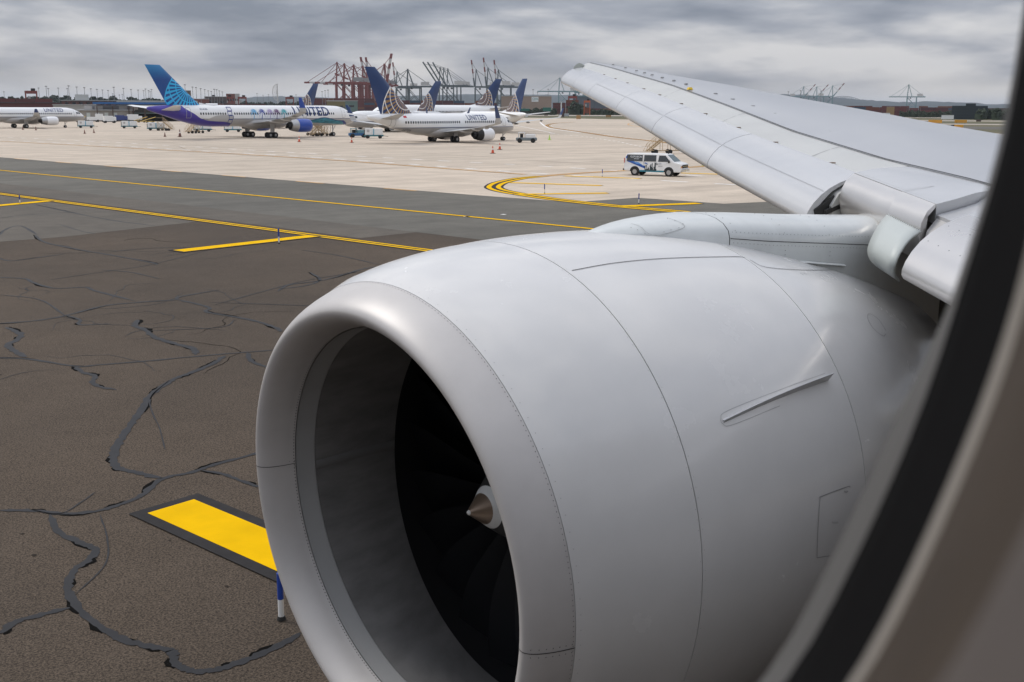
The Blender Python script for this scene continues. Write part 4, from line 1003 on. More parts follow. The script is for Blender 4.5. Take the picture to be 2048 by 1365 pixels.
j.wings(M_WINGG, xle=4.6, root=7.4, tipc=1.7, sweep=25, dih=2.2, winglet=2.6, wlm=M_BLUE, wtip=M_WINGG); j.engines(M_BLUE, x=7.0, L=4.4, r=1.24, z=2.35, chrome=True)
j.gear(3.66, 18.3, True, .55, .40, zt=2.8)
zc = j.z0
j.windows(-14.2, 17.3, zc + .42, skip=((-8.9, -7.2), (-1.4, -.4), (8.2, 9.2)))
j.cockpit(-1)
def wob(x0, x1, f, n=22): return [(x0 + (x1 - x0) * i / n, f(x0 + (x1 - x0) * i / n)) for i in range(n + 1)]
# violet tail cone that sweeps down into a wave along the belly
j.decal('grey_wave', [wob(-15.0, -7.2, lambda x: lerp(x, [-15, -13, -11, -9, -7.2], [zc + .1, zc - .65, zc + .08, zc + .22, zc - .05])) + [(-7.2, zc - .98), (-11, zc - .95), (-13, zc - .70)]], mat('wave_grey', (.46, .45, .44), .4), lift=.02)
fr = lambda x, z: [(x, z), (x + .95, z), (x + .95, z + 1.0), (x, z + 1.0)]
for i in range(4):       # the picture-frame ladder of dark blue panes
    z = zc - 1.45 + i * .78; x = -8.4 + .14 * math.sin(i * 2.1); w, h, t = 1.0, .78, .11
    j.decal('blue_frame', [[(x, z), (x + w, z), (x + w, z + t), (x, z + t)], [(x, z + h - t), (x + w, z + h - t), (x + w, z + h), (x, z + h)], [(x, z), (x + t, z), (x + t, z + h), (x, z + h)], [(x + w - t, z), (x + w, z), (x + w, z + h), (x + w - t, z + h)]], mat('frame_blue', (.02, .04, .22), .4), lift=.03)
def palm(x, z, col, nm, s=1.0):
    P = [[(x - .07, z - 1.6 * s), (x + .07, z - 1.6 * s), (x + .16, z), (x + .03, z)]]
    for a in (12, 38, 66, 100, 138, 165, 195, -20):
        d = Vector((math.cos(R(a)), math.sin(R(a)), 0)); n_ = Vector((-d.y, d.x, 0)); L = 1.0 * s
        P.append([(x + .09 + (d * L * u + n_ * w).x, z + (d * L * u + n_ * w).y - .55 * s * u * u) for u, w in ((0, .03), (.4, .10), (1, 0), (.45, -.05))])
        if abs(a) < 40 or a > 130: P.append([(x + .09 + (d * L * u + n_ * w).x, z + (d * L * u + n_ * w).y - 1.25 * s * u * u - .1) for u, w in ((0, .02), (.4, .07), (.9, 0), (.45, -.05))])
    j.decal('palm_emblem', P, mat(nm, col, .4), lift=.035)
for x, c, nm in ((-2.6, (.10, .40, .68), 'palm_sky'), (-.75, (.05, .08, .34), 'palm_navy'), (1.15, (.42, .34, .55), 'palm_lilac'), (2.75, (.15, .07, .17), 'palm_plum'), (4.5, (.03, .38, .42), 'palm_teal')): palm(x, zc + .95, c, nm)
j.text('UNITED', 6.9, zc + .02, 1.75, M_LET, space=1.02)
j.text('N14106', -14.2, zc + 1.1, .30, M_LET)
wv = wob(9.5, 20.8, lambda x: zc - .95 + .62 * math.sin((x - 10.2) / 8.6 * math.pi) ** 2 - (.0 if x < 19 else (x - 19) ** 1.6 * .38), 26)
j.decal('sea_wave', [wv + [(20.8, zc - 1.85), (16, zc - 1.55), (9.5, zc - 1.25)]], mat('wave_teal', (.05, .25, .33), .35, noise=.55, nscale=1.6, stretch=(.7, 1, 2.5)), lift=.02)
j.decal('wave_crest', [[p for p in wv] + [(p[0], p[1] - .16) for p in wv[::-1]]], mat('crest_navy', (.02, .10, .20), .4), lift=.03)
j.decal('nose_band', [[(19.2, zc - .95), (19.9, zc - .98), (21.4, zc - 1.75), (20.6, zc - 1.85)]], mat('frame_blue', (.02, .04, .22), .4), lift=.04)
j.decal('cockpit_trim', [[(20.9, zc + .85), (22.0, zc + .72), (22.7, zc + .02), (22.1, zc + .05), (21.7, zc + .55), (20.9, zc + .72)]], mat('frame_blue', (.02, .04, .22), .4), lift=.012)
j.doors((-17.0, 9.2, 19.3))
b = MB(); b.rings([[(-10.6 + 1.3 * math.cos(a), 0 + .55 * math.sin(a) * rr, zc + j.R - .06 + h) for a in [2 * math.pi * i / 20 for i in range(20)]] for rr, h in ((1, 0), (.9, .22), (.5, .33), (.05, .36))], True, True); b.build('radome', M_WHITE, j.root, True)

# -- the nearer white airliner with the navy and gold globe fin
M7 = G(887, 286.5); M7 = M7 * 1.03
def std_fin(nm, j_, up=1.0): zr = j_.z0 + .8 * j_.R; return fin_mat(nm, (j_.xt + 8.4, zr + 3.3), (j_.xt + 9.6, zr + .3), 6.3, 1.15, 34, NAVY, GOLD, WLINE)
j = Jet('white airliner with navy and gold globe fin, the nearest one parked on the apron', M7, 80.5, xn=18.4, xt=-17.6, k=.985)
j.tail(std_fin('fin_globe_near', j), 10.4, 3.0, 1.9, -.3); j.wings(M_WINGG, xle=4.6, sweep=28.5, winglet=2.9); j.engines(M_WHITE, x=7.2, r=1.12, exhaust=M_DARK); j.gear()
zc = j.z0
j.windows(-10.3, 13.2, zc + .38, skip=((2.4, 3.6),)); j.cockpit(-1); j.doors((-13.2, 13.6))
j.text('UNITED', 4.4, zc + .72, .92, M_LET, space=1.12); j.text('N38706', -11.0, zc - 1.18, .42, mat('reg_grey', (.10, .10, .11), .5))
j.decal('flag', [[(-10.6, zc + 1.15), (-9.9, zc + 1.15), (-9.9, zc + 1.5), (-10.6, zc + 1.5)]], M_RED)
# -- far left airliner
j = Jet('white airliner cut off by the left edge, nose towards the terminal', G(40, 256.6), 82, R_=1.97, z0=3.55, xn=18.4, xt=-24, span=34.1, top=11.8, engy=5.75, k=.97)
j.tail(std_fin('fin_globe_left', j)); j.wings(M_WINGG, sweep=25, winglet=1.3, xle=5.4); j.engines(M_WHITE, x=7.9, L=4.2, r=1.12, z=1.95); j.gear(3.8, 12.6)
zc = j.z0; j.windows(-18, 14.2, zc + .30); j.cockpit(-1); j.text('UNITED', 6.3, zc + .78, .95, M_LET, space=1.15); j.doors((-12, 14.6))
# -- airliners further back, nose to the left
def back_jet(px, D, az, label, kw={}, name='fin_globe_back', txt=None, winglet=2.4):
    h_ = Vector((math.sin(R(az)), math.cos(R(az)), 0)); P = far(px, D) - h_ * (kw['xt'] + .7); j_ = Jet(label, P, az, **kw)
    j_.tail(std_fin(name, j_)); j_.wings(M_WINGG, winglet=winglet); j_.engines(M_WHITE, r=1.05 * kw.get('R_', 1.9) / 1.9, z=None); j_.gear()
    j_.windows(-13, 13, j_.z0 + .38, side=1); j_.cockpit(1)
    if txt: j_.text('UNITED', txt, j_.z0 + .7, 1.0, M_LET, side=1, space=1.12)
    return j_
back_jet(877, 292, -110, 'white airliner with globe fin mostly hidden behind the nearest airliner, engine inlet to the left', dict(xn=20, xt=-18.5))
back_jet(1049, 262, 11, 'white airliner with globe fin and far winglet, seen from behind, right of the nearest airliner', dict(xn=17.5, xt=-19.5))
back_jet(997, 316, -100, 'long white airliner with globe fin behind the others, nose to the left', dict(xn=25, xt=-23.5, R_=2.1, z0=4.4, top=13.7, span=38), txt=21.5, winglet=0)
back_jet(633, 335, -116, 'airliner of which only the navy globe fin shows above the palm tree airliner', dict(xn=14, xt=-18.5))

# ================================================================== ground vehicles and equipment
# -- passenger van
vr = G(1270, 351.5); a_v = 157
van = empty('passenger_van', vr, R(90 - a_v)); van.scale = (.95, .95, .93); tag(van, 'white passenger van with blue swoosh and city skyline on its side, on the concrete apron', 'van')
M_VAN = mat('van_white', (.78, .78, .77), .25, coat=.5)
def VB(name, m, parent=van, smooth=False, bevel=0): return name
WY = 1.0        # half width; local x forward from the rear axle, y left; near side is y = -1 + offset
OY = 1.0 - .12
def vy(y): return y + OY
prof = [(-1.05, .45), (-1.12, .62), (-1.12, 1.15), (-1.04, 1.75), (-.92, 2.05), (-.7, 2.14), (2.9, 2.14), (3.15, 2.08), (3.95, 1.38), (4.5, 1.27), (4.62, 1.15), (4.66, .62), (4.6, .42)]
def van_w(z): return WY if z < 1.15 else WY - (z - 1.15) * .17
b = MB(); L = [(x, vy(-van_w(z)), z) for x, z in prof]; Rr = [(x, vy(van_w(z)), z) for x, z in prof]
b.rings([L, Rr], True, True); vb = b.build('body', M_VAN, van, False, bevel=.06)
def side_q(name, pts, m, lift=.012, par=None, both=True):
    b = MB()
    for sg in ((-1, 1) if both else (-1,)):
        for P in pts:
            o = [(x, vy(sg * (van_w(z) + lift)), z) for x, z in P]; i = [(x, vy(sg * (van_w(z) - .02)), z) for x, z in P]
            b.rings([o, i], True, True)
    return b.build(name, m, par or van)
side_q('side_window', [[(-.85, 1.40), (.75, 1.40), (.75, 2.0), (-.85, 2.0)]], M_GLASS)
side_q('side_window', [[(.9, 1.40), (2.12, 1.40), (2.12, 2.0), (.9, 2.0)]], M_GLASS)
side_q('door_window', [[(2.32, 1.40), (3.55, 1.40), (3.02, 1.98), (2.40, 1.98)]], M_GLASS)
b = MB(); f0, f1 = Vector((3.90, 0, 1.42)), Vector((3.19, 0, 2.04)); nrm = Vector((.66, 0, .75)) * .02
b.rings([[f0 + Vector((0, vy(-.86), 0)) + nrm, f0 + Vector((0, vy(.86), 0)) + nrm, f1 + Vector((0, vy(.74), 0)) + nrm, f1 + Vector((0, vy(-.74), 0)) + nrm], [f0 + Vector((0, vy(-.86), 0)), f0 + Vector((0, vy(.86), 0)), f1 + Vector((0, vy(.74), 0)), f1 + Vector((0, vy(-.74), 0))]], True, True); b.build('windscreen', mat('windscreen_glass', (.05, .09, .085), .06, spec=.9), van)
b = MB(); b.box((4.655, vy(0), .98), (.06, 1.55, .30)); b.build('grille', M_DARK, van)
b = MB(); b.box((4.68, vy(0), 1.0), (.04, 1.3, .05)); b.build('grille_bar', mat('gold_bar', (.45, .38, .2), .4, metal=.6), van)
b = MB(); b.box((4.70, vy(0), .60), (.16, 1.96, .24)); b.build('front_bumper', mat('chrome', (.6, .6, .58), .2, metal=.8), van, bevel=.04)
b = MB(); b.box((4.79, vy(0), .62), (.02, .32, .15)); b.build('number_plate', mat('plate_cream', (.65, .60, .40), .5), van)
b = MB(); b.box((-1.16, vy(0), .58), (.16, 1.9, .16)); b.build('rear_bumper', M_DARK, van)
for s in (-1, 1):
    b = MB(); b.box((4.64, vy(s * .80), 1.10), (.07, .34, .11)); b.build('headlight', mat('lamp_glass', (.75, .77, .78), .1), van)
    b = MB(); b.box((4.64, vy(s * .80), .93), (.075, .36, .09)); b.build('indicator', mat('amber_lens', (.75, .25, .02), .3), van)
    b = MB(); b.box((-1.09, vy(s * .95), 1.45), (.05, .09, .45)); b.build('tail_light', mat('red_lens', (.5, .02, .015), .3), van)
    b = MB(); b.box((3.45, vy(s * 1.10), 1.42), (.10, .18, .26)); b.build('mirror', M_DARK, van)
    for x in (0, 3.43):
        b = MB(); b.cyl((x, vy(s * (WY - .28)), .40), (x, vy(s * (WY + .015)), .40), .40, n=28); w = b.build('wheel', M_TYRE, van, True)
        b = MB(); b.cyl((x, vy(s * (WY - .1)), .40), (x, vy(s * (WY + .022)), .40), .22, n=20); b.build('rim', M_STEEL, w)
        b = MB(); b.rings([[(x + .50 * math.cos(a), vy(s * (WY + k)), .42 + .50 * math.sin(a)) for a in [math.pi * i / 14 for i in range(15)]] for k in (.004, -.03)], False); b.rings([[(x + rr * math.cos(a), vy(s * (WY + .005)), .42 + rr * math.sin(a)) for a in [math.pi * i / 14 for i in range(15)]] for rr in (.0, .50)], False); b.build('wheel_arch', M_DARK, van)
side_q('rocker', [[(.5, .40), (2.95, .40), (2.95, .56), (.5, .56)]], mat('van_teal', (.03, .20, .27), .5), .008)
side_q('blue_swoosh', [[(-1.0, 1.75), (-.8, 2.06), (-.85, 1.38), (.1, 1.30), (.7, 1.05), (1.0, .95), (1.0, .72), (.3, .98), (-.6, 1.30)]], mat('swoosh_blue', (.015, .09, .38), .3), .006)
side_q('pale_swoosh', [[(-.35, 1.36), (.35, 1.28), (.75, 1.07), (.2, 1.14)]], mat('swoosh_pale', (.10, .26, .60), .3), .013)
sk = []; x = 1.0; hs_ = [.5, .12, .55, .14, .2, .35, .25, .1, .5, .62, .35, .72, .3, .12, .4, .8, .75, .2]
for h in hs_: sk.append([(x, .52), (x + .066, .52), (x + .066, .52 + h), (x, .52 + h)]); x += .066
side_q('skyline', sk, mat('skyline_dark', (.03, .045, .05), .5), .010, both=False)
side_q('aircraft_emblem', [[(.95, 1.22), (1.25, 1.14), (1.35, 1.10), (1.22, 1.22), (1.05, 1.28)]], mat('swoosh_blue', (.015, .09, .38), .3), .01, both=False)
side_q('door_seam', [[(x, .5), (x + .02, .5), (x + .02, 1.38), (x, 1.38)] for x in (.88, 2.16, 3.2)], MATS['soft_seam'], .004)
side_q('door_handle', [[(2.2, 1.10), (2.27, 1.10), (2.27, 1.22), (2.2, 1.22)]], M_DARK, .03)
def flat_text(par, s_, x, z, h, m, y, name='lettering', space=1.0):
    cu = bpy.data.curves.new('t', 'FONT'); cu.body = s_; cu.size = h * 1.42; cu.space_character = space; cu.extrude = .004
    ob = bpy.data.objects.new('t', cu); COL.objects.link(ob); me = bpy.data.meshes.new_from_object(ob.evaluated_get(bpy.context.evaluated_depsgraph_get())); bpy.data.objects.remove(ob)
    for v in me.vertices: c = v.co.copy(); v.co = Vector((x + c.x, y(z + c.y) - c.z, z + c.y))
    me.materials.append(m); o = bpy.data.objects.new(name, me); COL.objects.link(o); o.parent = par; return o
M_WL = mat('white_letters', (.75, .78, .82), .5)
flat_text(van, 'GOFUSION', -.52, 1.74, .17, M_WL, lambda z: vy(-(van_w(z) + .022)))
flat_text(van, 'SERVICES', -.12, 1.58, .085, M_WL, lambda z: vy(-(van_w(z) + .022)))
flat_text(van, 'UNITED', 2.3, 1.16, .075, M_LET, lambda z: vy(-(van_w(z) + .012))); flat_text(van, 'SHUTTLE', 2.38, .95, .07, mat('reg_grey', (.1, .1, .11), .5), lambda z: vy(-(van_w(z) + .012)))
b = MB(); b.box((3.0, vy(0), 2.19), (.1, .1, .1)); b.build('beacon', M_DARK, van)

# -- boarding steps behind the van and others near the palm tree airliner
M_STEP = mat('steps_paint', (.46, .34, .20), .6, noise=.2)
def steps(P, rz, label, H_=3.4, Ln=4.4, m=M_STEP, group='mobile boarding steps'):
    o = empty('boarding_steps', P, rz); tag(o, label, 'boarding steps', group); n = 14
    for s in (-.6, .6):
        b = MB(); b.bar((0, s, .35), (Ln, s, H_), .07, .18); b.build('stringer', m, o)
        b = MB()
        b.bar((0, s, 1.35), (Ln, s, H_ + 1.0), .05); b.bar((0, s, .85), (Ln, s, H_ + .5), .04); b.bar((-.5, s, .35), (0, s, 1.35), .05); b.bar((-.5, s, .35), (0, s, .35), .05); b.bar((Ln, s, H_ + 1.0), (Ln + 1.5, s, H_ + 1.0), .05)
        for i in range(6): t = i / 5; b.bar((Ln * t, s, .35 + (H_ - .35) * t), (Ln * t, s, 1.35 + (H_ - .35) * t), .04)
        b.build('handrail', m, o)
        for x in (Ln * .45, Ln * .72, Ln, Ln + 1.4): b = MB(); b.bar((x, s, .4), (x, s, min(H_, .35 + (H_ - .35) * x / Ln)), .06); b.build('post', m, o)
        b = MB(); b.bar((.3, s, .45), (Ln + 1.5, s, .45), .09); b.build('base_rail', m, o)
        b = MB(); b.bar((Ln, s, .45), (Ln + 1.4, s, H_), .04); b.bar((Ln + 1.4, s, .45), (Ln, s, H_), .04); b.build('brace', m, o)
        for x in (.9, Ln * .72, Ln + 1.3): b = MB(); b.cyl((x, s - .12, .3), (x, s + .12, .3), .3, n=16); b.build('wheel', M_TYRE, o)
    for i in range(n): t = (i + .5) / n; b = MB(); b.box((Ln * t, 0, .35 + (H_ - .35) * t), (.28, 1.16, .05)); b.build('step', m, o)
    b = MB(); b.box((Ln + .75, 0, H_), (1.5, 1.2, .08)); b.build('platform', m, o)
    return o
steps(G(1296, 308), R(-30), 'tan boarding steps on black wheels standing just behind the white van', 3.6, 4.0)
steps(G(375, 267.5), R(20), 'tan boarding steps under the tail of the palm tree airliner', 2.6, 2.6)
steps(G(622, 273), R(5), 'tan boarding steps beside the nose wheel of the palm tree airliner, left one', 2.6, 3.0)
steps(G(650, 271), R(185), 'tan boarding steps beside the nose wheel of the palm tree airliner, right one', 2.4, 2.6)
steps(G(345, 262), R(150), 'tan boarding steps right of the white ground unit below the violet tail cone', 2.1, 2.0)

# -- ground power units and carts: a teal chassis, two white cabinets, four wheels and a drawbar
M_TEAL = mat('teal_chassis', (.05, .17, .20), .5); M_CAB = mat('cabinet_white', (.74, .75, .74), .4, noise=.05); M_CABB = mat('cabinet_blue', (.18, .42, .55), .4)
def gpu(P, rz, label, L_=4.2, kind=0):
    o = empty('ground_unit', P, rz); tag(o, label, 'ground unit', 'white ground power units on the apron')
    b = MB(); b.box((0, 0, .55), (L_, 1.5, .28)); b.build('chassis', M_TEAL, o)
    b = MB(); b.box((-L_ * .24, 0, 1.32), (L_ * .42, 1.4, 1.26)); c1 = b.build('cabinet', M_CAB, o, bevel=.05)
    b = MB(); b.box((L_ * .24, 0, 1.28), (L_ * .42, 1.4, 1.18)); b.build('cabinet', M_CAB, o, bevel=.05)
    b = MB(); b.box((0, 0, 1.25), (L_ * .055, 1.3, 1.1)); b.build('blue_divider', M_CABB, o)
    b = MB(); b.box((-L_ * .47, 0, 1.2), (.16, 1.0, .9)); b.build('grille', M_DARK, o)
    b = MB(); b.box((-L_ * .28, -.71, 1.45), (.5, .03, .5)); b.build('louvre', M_GREYP, c1)
    b = MB(); b.bar((L_ / 2, 0, .5), (L_ / 2 + .9, 0, .4), .08); b.build('drawbar', M_DARK, o)
    for x in (-L_ * .32, L_ * .32):
        for y in (-.7, .7): b = MB(); b.cyl((x, y - .12, .32), (x, y + .12, .32), .32, n=16); b.build('wheel', M_TYRE, o)
    return o
for px, py, lab, L_ in ((172, 256.5, 'white ground unit on teal chassis beside the nose of the far left airliner', 4.2), (259, 257.2, 'white ground unit on teal chassis in front of the terminal, middle of three', 4.2), (313, 261.5, 'white ground unit on teal chassis beneath the violet tail cone', 4.4),
                        (406, 264, 'white ground unit on teal chassis under the rear belly of the palm tree airliner', 4.2), (466, 264.5, 'white ground unit on teal chassis left of the main wheels of the palm tree airliner', 4.0), (748, 277.5, 'white ground unit on teal chassis under the tail of the nearest airliner', 3.7)):
    gpu(G(px, py), R(-az_of(px) - 4), lab, L_)
def tractor(P, rz, label, m1, m2):
    o = empty('tow_tractor', P, rz); tag(o, label, 'tow tractor', 'low tow tractors on the apron')
    b = MB(); b.box((0, 0, .62), (3.6, 1.7, .5)); b.build('chassis', m1, o, bevel=.08)
    b = MB(); b.box((.7, 0, 1.15), (1.7, 1.5, .62)); b.build('engine_cover', m2, o, bevel=.06)
    b = MB(); b.box((-.85, 0, 1.75), (1.15, 1.4, .10)); b.build('cab_roof', m2, o)
    for x in (-1.38, -.32):
        for y in (-.65, .65): b = MB(); b.bar((x, y, .85), (x, y, 1.72), .09); b.build('cab_post', m2, o)
    b = MB(); b.box((-.85, 0, 1.2), (.5, .9, .6)); b.build('seat', M_DARK, o)
    for x in (-1.15, 1.15):
        for y in (-.78, .78): b = MB(); b.cyl((x, y - .14, .40), (x, y + .14, .40), .40, n=18); b.build('wheel', M_TYRE, o)
tractor(G(1053, 286), R(-42), 'white and grey tow tractor on the apron right of the nearest airliner', mat('tractor_grey', (.16, .19, .20), .5), M_CAB)
tractor(G(716, 275.5), R(-22), 'blue tow tractor between the palm tree airliner and the nearest airliner', mat('tractor_blue', (.02, .10, .24), .5), mat('tractor_teal', (.10, .22, .26), .5))

# -- cones
def cone(P, label, m, h=.72, group='orange traffic cones', band=True):
    o = empty('traffic_cone', P); tag(o, label, 'cone', group)
    b = MB(); b.box((0, 0, .03), (.4 * h / .72, .4 * h / .72, .06)); b.build('base', M_DARK if band else m, o)
    b = MB(); b.cyl((0, 0, .06), (0, 0, h), .15 * h / .72, .03, 14); b.build('cone_body', m, o, True)
    if band: b = MB(); b.cyl((0, 0, h * .5), (0, 0, h * .68), .10 * h / .72, .075 * h / .72, 14, False); b.build('white_band', M_WHT, o, True)
M_CONE = mat('cone_orange', (.62, .085, .03), .5); M_LIME = mat('cone_lime', (.38, .62, .10), .5); M_CONED = mat('cone_worn', (.16, .07, .05), .6)
for px, py, lab, h in ((598.5, 284.5, 'orange cone on the concrete below the blue engine', 1.0), (703.5, 286, 'orange cone below the nose wheel of the palm tree airliner', .95), (985.5, 307.5, 'orange cone below the engine of the nearest airliner', 1.0), (999.5, 300, 'orange cone under the nose wheel of the nearest airliner', 1.0)): cone(G(px, py), lab, M_CONE, h)
for px, py, lab in ((46, 260, 'small dark cone by the main wheels of the far left airliner'), (72, 261, 'small dark cone under the engine of the far left airliner'), (169.5, 268, 'small dark cone left of its pair near the left ground unit'), (188, 266.5, 'small dark cone right of its pair near the left ground unit'), (330, 274, 'small dark cone below the violet tail cone')): cone(G(px, py), lab, M_CONED, .9, 'small dark cones', False)
cone(G(360, 274.5), 'tall dark tube marker with orange top below the violet tail', M_CONED, 1.5, 'small dark cones', True)
cone(G(1099, 280.5), 'lime yellow cone right of the tow tractor', M_LIME, 1.0, 'lime cones', False)
cone(G(1411, 332.5), 'lime yellow cone under the wing right of the van', M_LIME, .95, 'lime cones', False)

# -- blue and white taxiway edge markers
M_POLB = mat('marker_blue', (.012, .05, .30), .5); M_POLW = mat('marker_white', (.70, .70, .68), .5)
def marker(px, py, ytop, label):
    P = G(px, py); dist = (P - EYE).dot(FW); h = (py - ytop) * dist / F / .97
    o = empty('edge_marker', P); tag(o, label, 'edge marker', 'blue and white taxiway edge markers'); r = .035
    b = MB(); b.cyl((0, 0, .004), (0, 0, .05), .055, .045, 12); b.build('foot', M_DARK, o)
    b = MB(); b.cyl((0, 0, .04), (0, 0, h * .45), r, r, 12); b.build('white_sleeve', M_POLW, o, True)
    b = MB(); b.cyl((0, 0, h * .45), (0, 0, h), r * 1.03, r * 1.03, 12); b.build('blue_sleeve', M_POLB, o, True)
o_near = marker(563, 1240, 1143, 'blue and white edge marker half hidden by the engine lip, by the near yellow bar')
marker(558, 487.5, 458, 'blue and white edge marker on the middle yellow bar'); marker(40, 407.5, 391, 'blue and white edge marker on the yellow bar at the left edge')
marker(1089, 387.5, 369, 'blue and white edge marker between the two bars inside the yellow curve'); marker(1277.5, 408, 388, 'blue and white edge marker on the dark corner by the wing'); marker(1204.5, 353.5, 339.5, 'blue and white edge marker left of the van')
# -- airfield signs
def sign(px, py, w, h, col, label, black=False):
    P = G(px, py); o = empty('airfield_sign', P, R(-az_of(px))); tag(o, label, 'airfield sign', 'airfield guidance signs')
    b = MB(); b.box((0, 0, .35 + h / 2), (w, .25, h)); b.build('sign_panel', col, o)
    if black: b = MB(); b.box((-w / 2 - .45, 0, .35 + h / 2), (.9, .25, h)); b.build('black_panel', M_DARK, o)
    for x in (-w * .35, w * .35): b = MB(); b.bar((x, 0, 0), (x, 0, .4), .08); b.build('sign_leg', M_DARK, o)
M_SGN = mat('sign_amber', (.62, .30, .03), .5); M_SGD = mat('sign_back', (.09, .06, .05), .6)
sign(1917, 259.6, 2.6, 1.1, M_SGN, 'amber sign with black end panel, nearest of those beyond the wing', True)
sign(1870, 248.3, 5.4, 1.3, M_SGN, 'wide amber sign beyond the wing, left of two in the distance'); sign(1921, 247.6, 5.0, 1.2, M_SGN, 'wide amber sign beyond the wing, right of two in the distance'); sign(1957, 245, 2.2, 1.0, M_SGD, 'small black sign near the window frame')
sign(1123, 236, 3.4, 2.2, M_SGD, 'dark sign back at the far edge of the apron'); sign(1157, 240, 2.2, 1.9, mat('sign_brown', (.34, .2, .08), .6), 'brown sign at the apron edge above the curved line'); sign(1217, 236.2, 3.2, 1.3, mat('sign_brown', (.34, .2, .08), .6), 'brown sign just under the wing'); sign(1092, 232.5, 2.6, 1.2, M_SGD, 'small dark sign right of the winglet')

# ================================================================== terminal, port and skyline
def place(px, D, rz_off=0.0): return far(px, D), R(-az_of(px) + rz_off)
def px_m(D): return F / D * 1.0        # approx. picture pixels per metre at D
# -- concourse with the blue canopy
M_TERM = mat('concourse_wall', (.30, .28, .25), .7, noise=.1, nscale=.3); M_TROOF = mat('concourse_roof', (.33, .34, .34), .6); M_CANB = mat('canopy_blue', (.02, .10, .27), .4); M_COL = mat('dark_column', (.10, .07, .06), .6)
P, rz = place(236, 455); k = 455 / F
T = empty('terminal_building', P, rz); tag(T, 'low grey terminal building with blue canopy and white roof edge behind the left aprons', 'terminal')
def tb(name, x0, x1, y0, y1, z0, z1, m, par=None):
    b = MB(); b.box(((x0 + x1) / 2, (y0 + y1) / 2, (z0 + z1) / 2), (x1 - x0, y1 - y0, z1 - z0)); return b.build(name, m, par or T)
w_ = tb('wall', -14, 5, 0, 18, 0, 4.0, M_TERM)
for x in (-10.8, -7.6, -4.4, -1.2):
    f_ = tb('window', x - .55, x + .55, -.15, .02, 1.5, 3.1, mat('pale_window', (.50, .54, .50), .3)); tb('frame', x - .7, x + .7, -.08, .03, 1.35, 3.25, M_GREYP, f_)
    tb('vent_box', x - .6, x + .6, -.5, .0, .3, 1.2, M_DARK)
tb('roof', -15, 6, -.6, 19, 4.0, 4.4, M_TROOF); tb('upper_storey', -12, 6, 6, 18, 4.4, 6.0, mat('upper_wall', (.26, .25, .25), .6), None)
for x in (-12.2, -8.4, .3, 4.4): tb('rooftop_unit', x, x + 2.8, 1, 4, 4.4, 5.7, M_GREYP)
tb('blue_canopy', -9.0, 17.5, -2, 5, 6.4, 7.2, M_CANB); tb('white_canopy', 5.2, 22.5, -3, 2, 5.4, 5.95, mat('canopy_white', (.78, .77, .75), .5))
for x in (-7.6, -2.0, 3.8, 5.4, 9.6, 16, 22): tb('column', x - .2, x + .2, -1, -.6, 0, 5.6, M_COL)
tb('glazed_wall', 5, 34, 3, 16, 3.2, 5.3, mat('concourse_glass', (.09, .10, .095), .2)); tb('dark_undercroft', 5, 34, 4, 16, 0, 2.9, M_DARK); tb('deck', 4.8, 36, 1.5, 17, 2.92, 3.2, mat('deck_teal', (.20, .28, .27), .5))
for i in range(12): tb('mullion', 6 + i * 2.4, 6.2 + i * 2.4, 2.85, 3.0, 3.2, 5.3, M_COL)
P, rz = place(296, 640); T2 = empty('parking_garage', P, rz); tag(T2, 'pale multi storey parking garage between the canopy and the blue fin', 'parking garage')
for i in range(3): tb('deck', -16, 26, 0, 26, 2.6 + i * 2.5, 3.6 + i * 2.5, mat('garage_pale', (.40, .41, .40), .6), T2)
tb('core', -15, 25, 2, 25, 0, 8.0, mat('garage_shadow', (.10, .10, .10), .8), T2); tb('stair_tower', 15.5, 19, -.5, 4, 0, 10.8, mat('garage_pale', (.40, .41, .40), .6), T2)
P, rz = place(75, 520); T3 = empty('service_building', P, rz); tag(T3, 'long dark red service building behind the far left airliner', 'building')
M_MAR = mat('maroon_wall', (.125, .048, .045), .7); tb('wall', -22, 9, 0, 12, 0, 6.7, M_MAR, T3); tb('roof', -22.4, 9.4, -.3, 12.3, 6.7, 7.0, mat('dark_roof', (.09, .07, .07), .7), T3)
P, rz = place(158, 500); T3 = empty('pale_shed', P, rz); tag(T3, 'pale grey shed beside the nose of the far left airliner', 'shed'); tb('wall', -10, 6.5, 0, 12, 0, 6.0, mat('shed_pale', (.42, .40, .37), .7), T3); tb('roof', -10.3, 6.8, -.3, 12.3, 6.0, 6.3, M_GREYP, T3)
for i in range(5): tb('door', -9 + i * 3, -7.2 + i * 3, -.12, .02, 0, 3.2, M_DARK, T3)
P, rz = place(225, 760); T3 = empty('brick_terminal', P, rz); tag(T3, 'long dark red brick building behind the blue canopy', 'building')
tb('wall', -30, 40, 0, 20, 0, 8.6, mat('brick_dark', (.13, .065, .058), .8, noise=.2, nscale=.2), T3); tb('roof', -30.5, 40.5, -.5, 20.5, 8.6, 9.1, M_TROOF, T3); tb('white_penthouse', -22, -14, 2, 12, 9.1, 12.6, mat('penthouse_white', (.52, .53, .52), .6), T3)
for i in range(16): tb('window', -28 + i * 4.2, -26 + i * 4.2, -.15, .02, 6.2, 7.8, M_GLASS, T3)
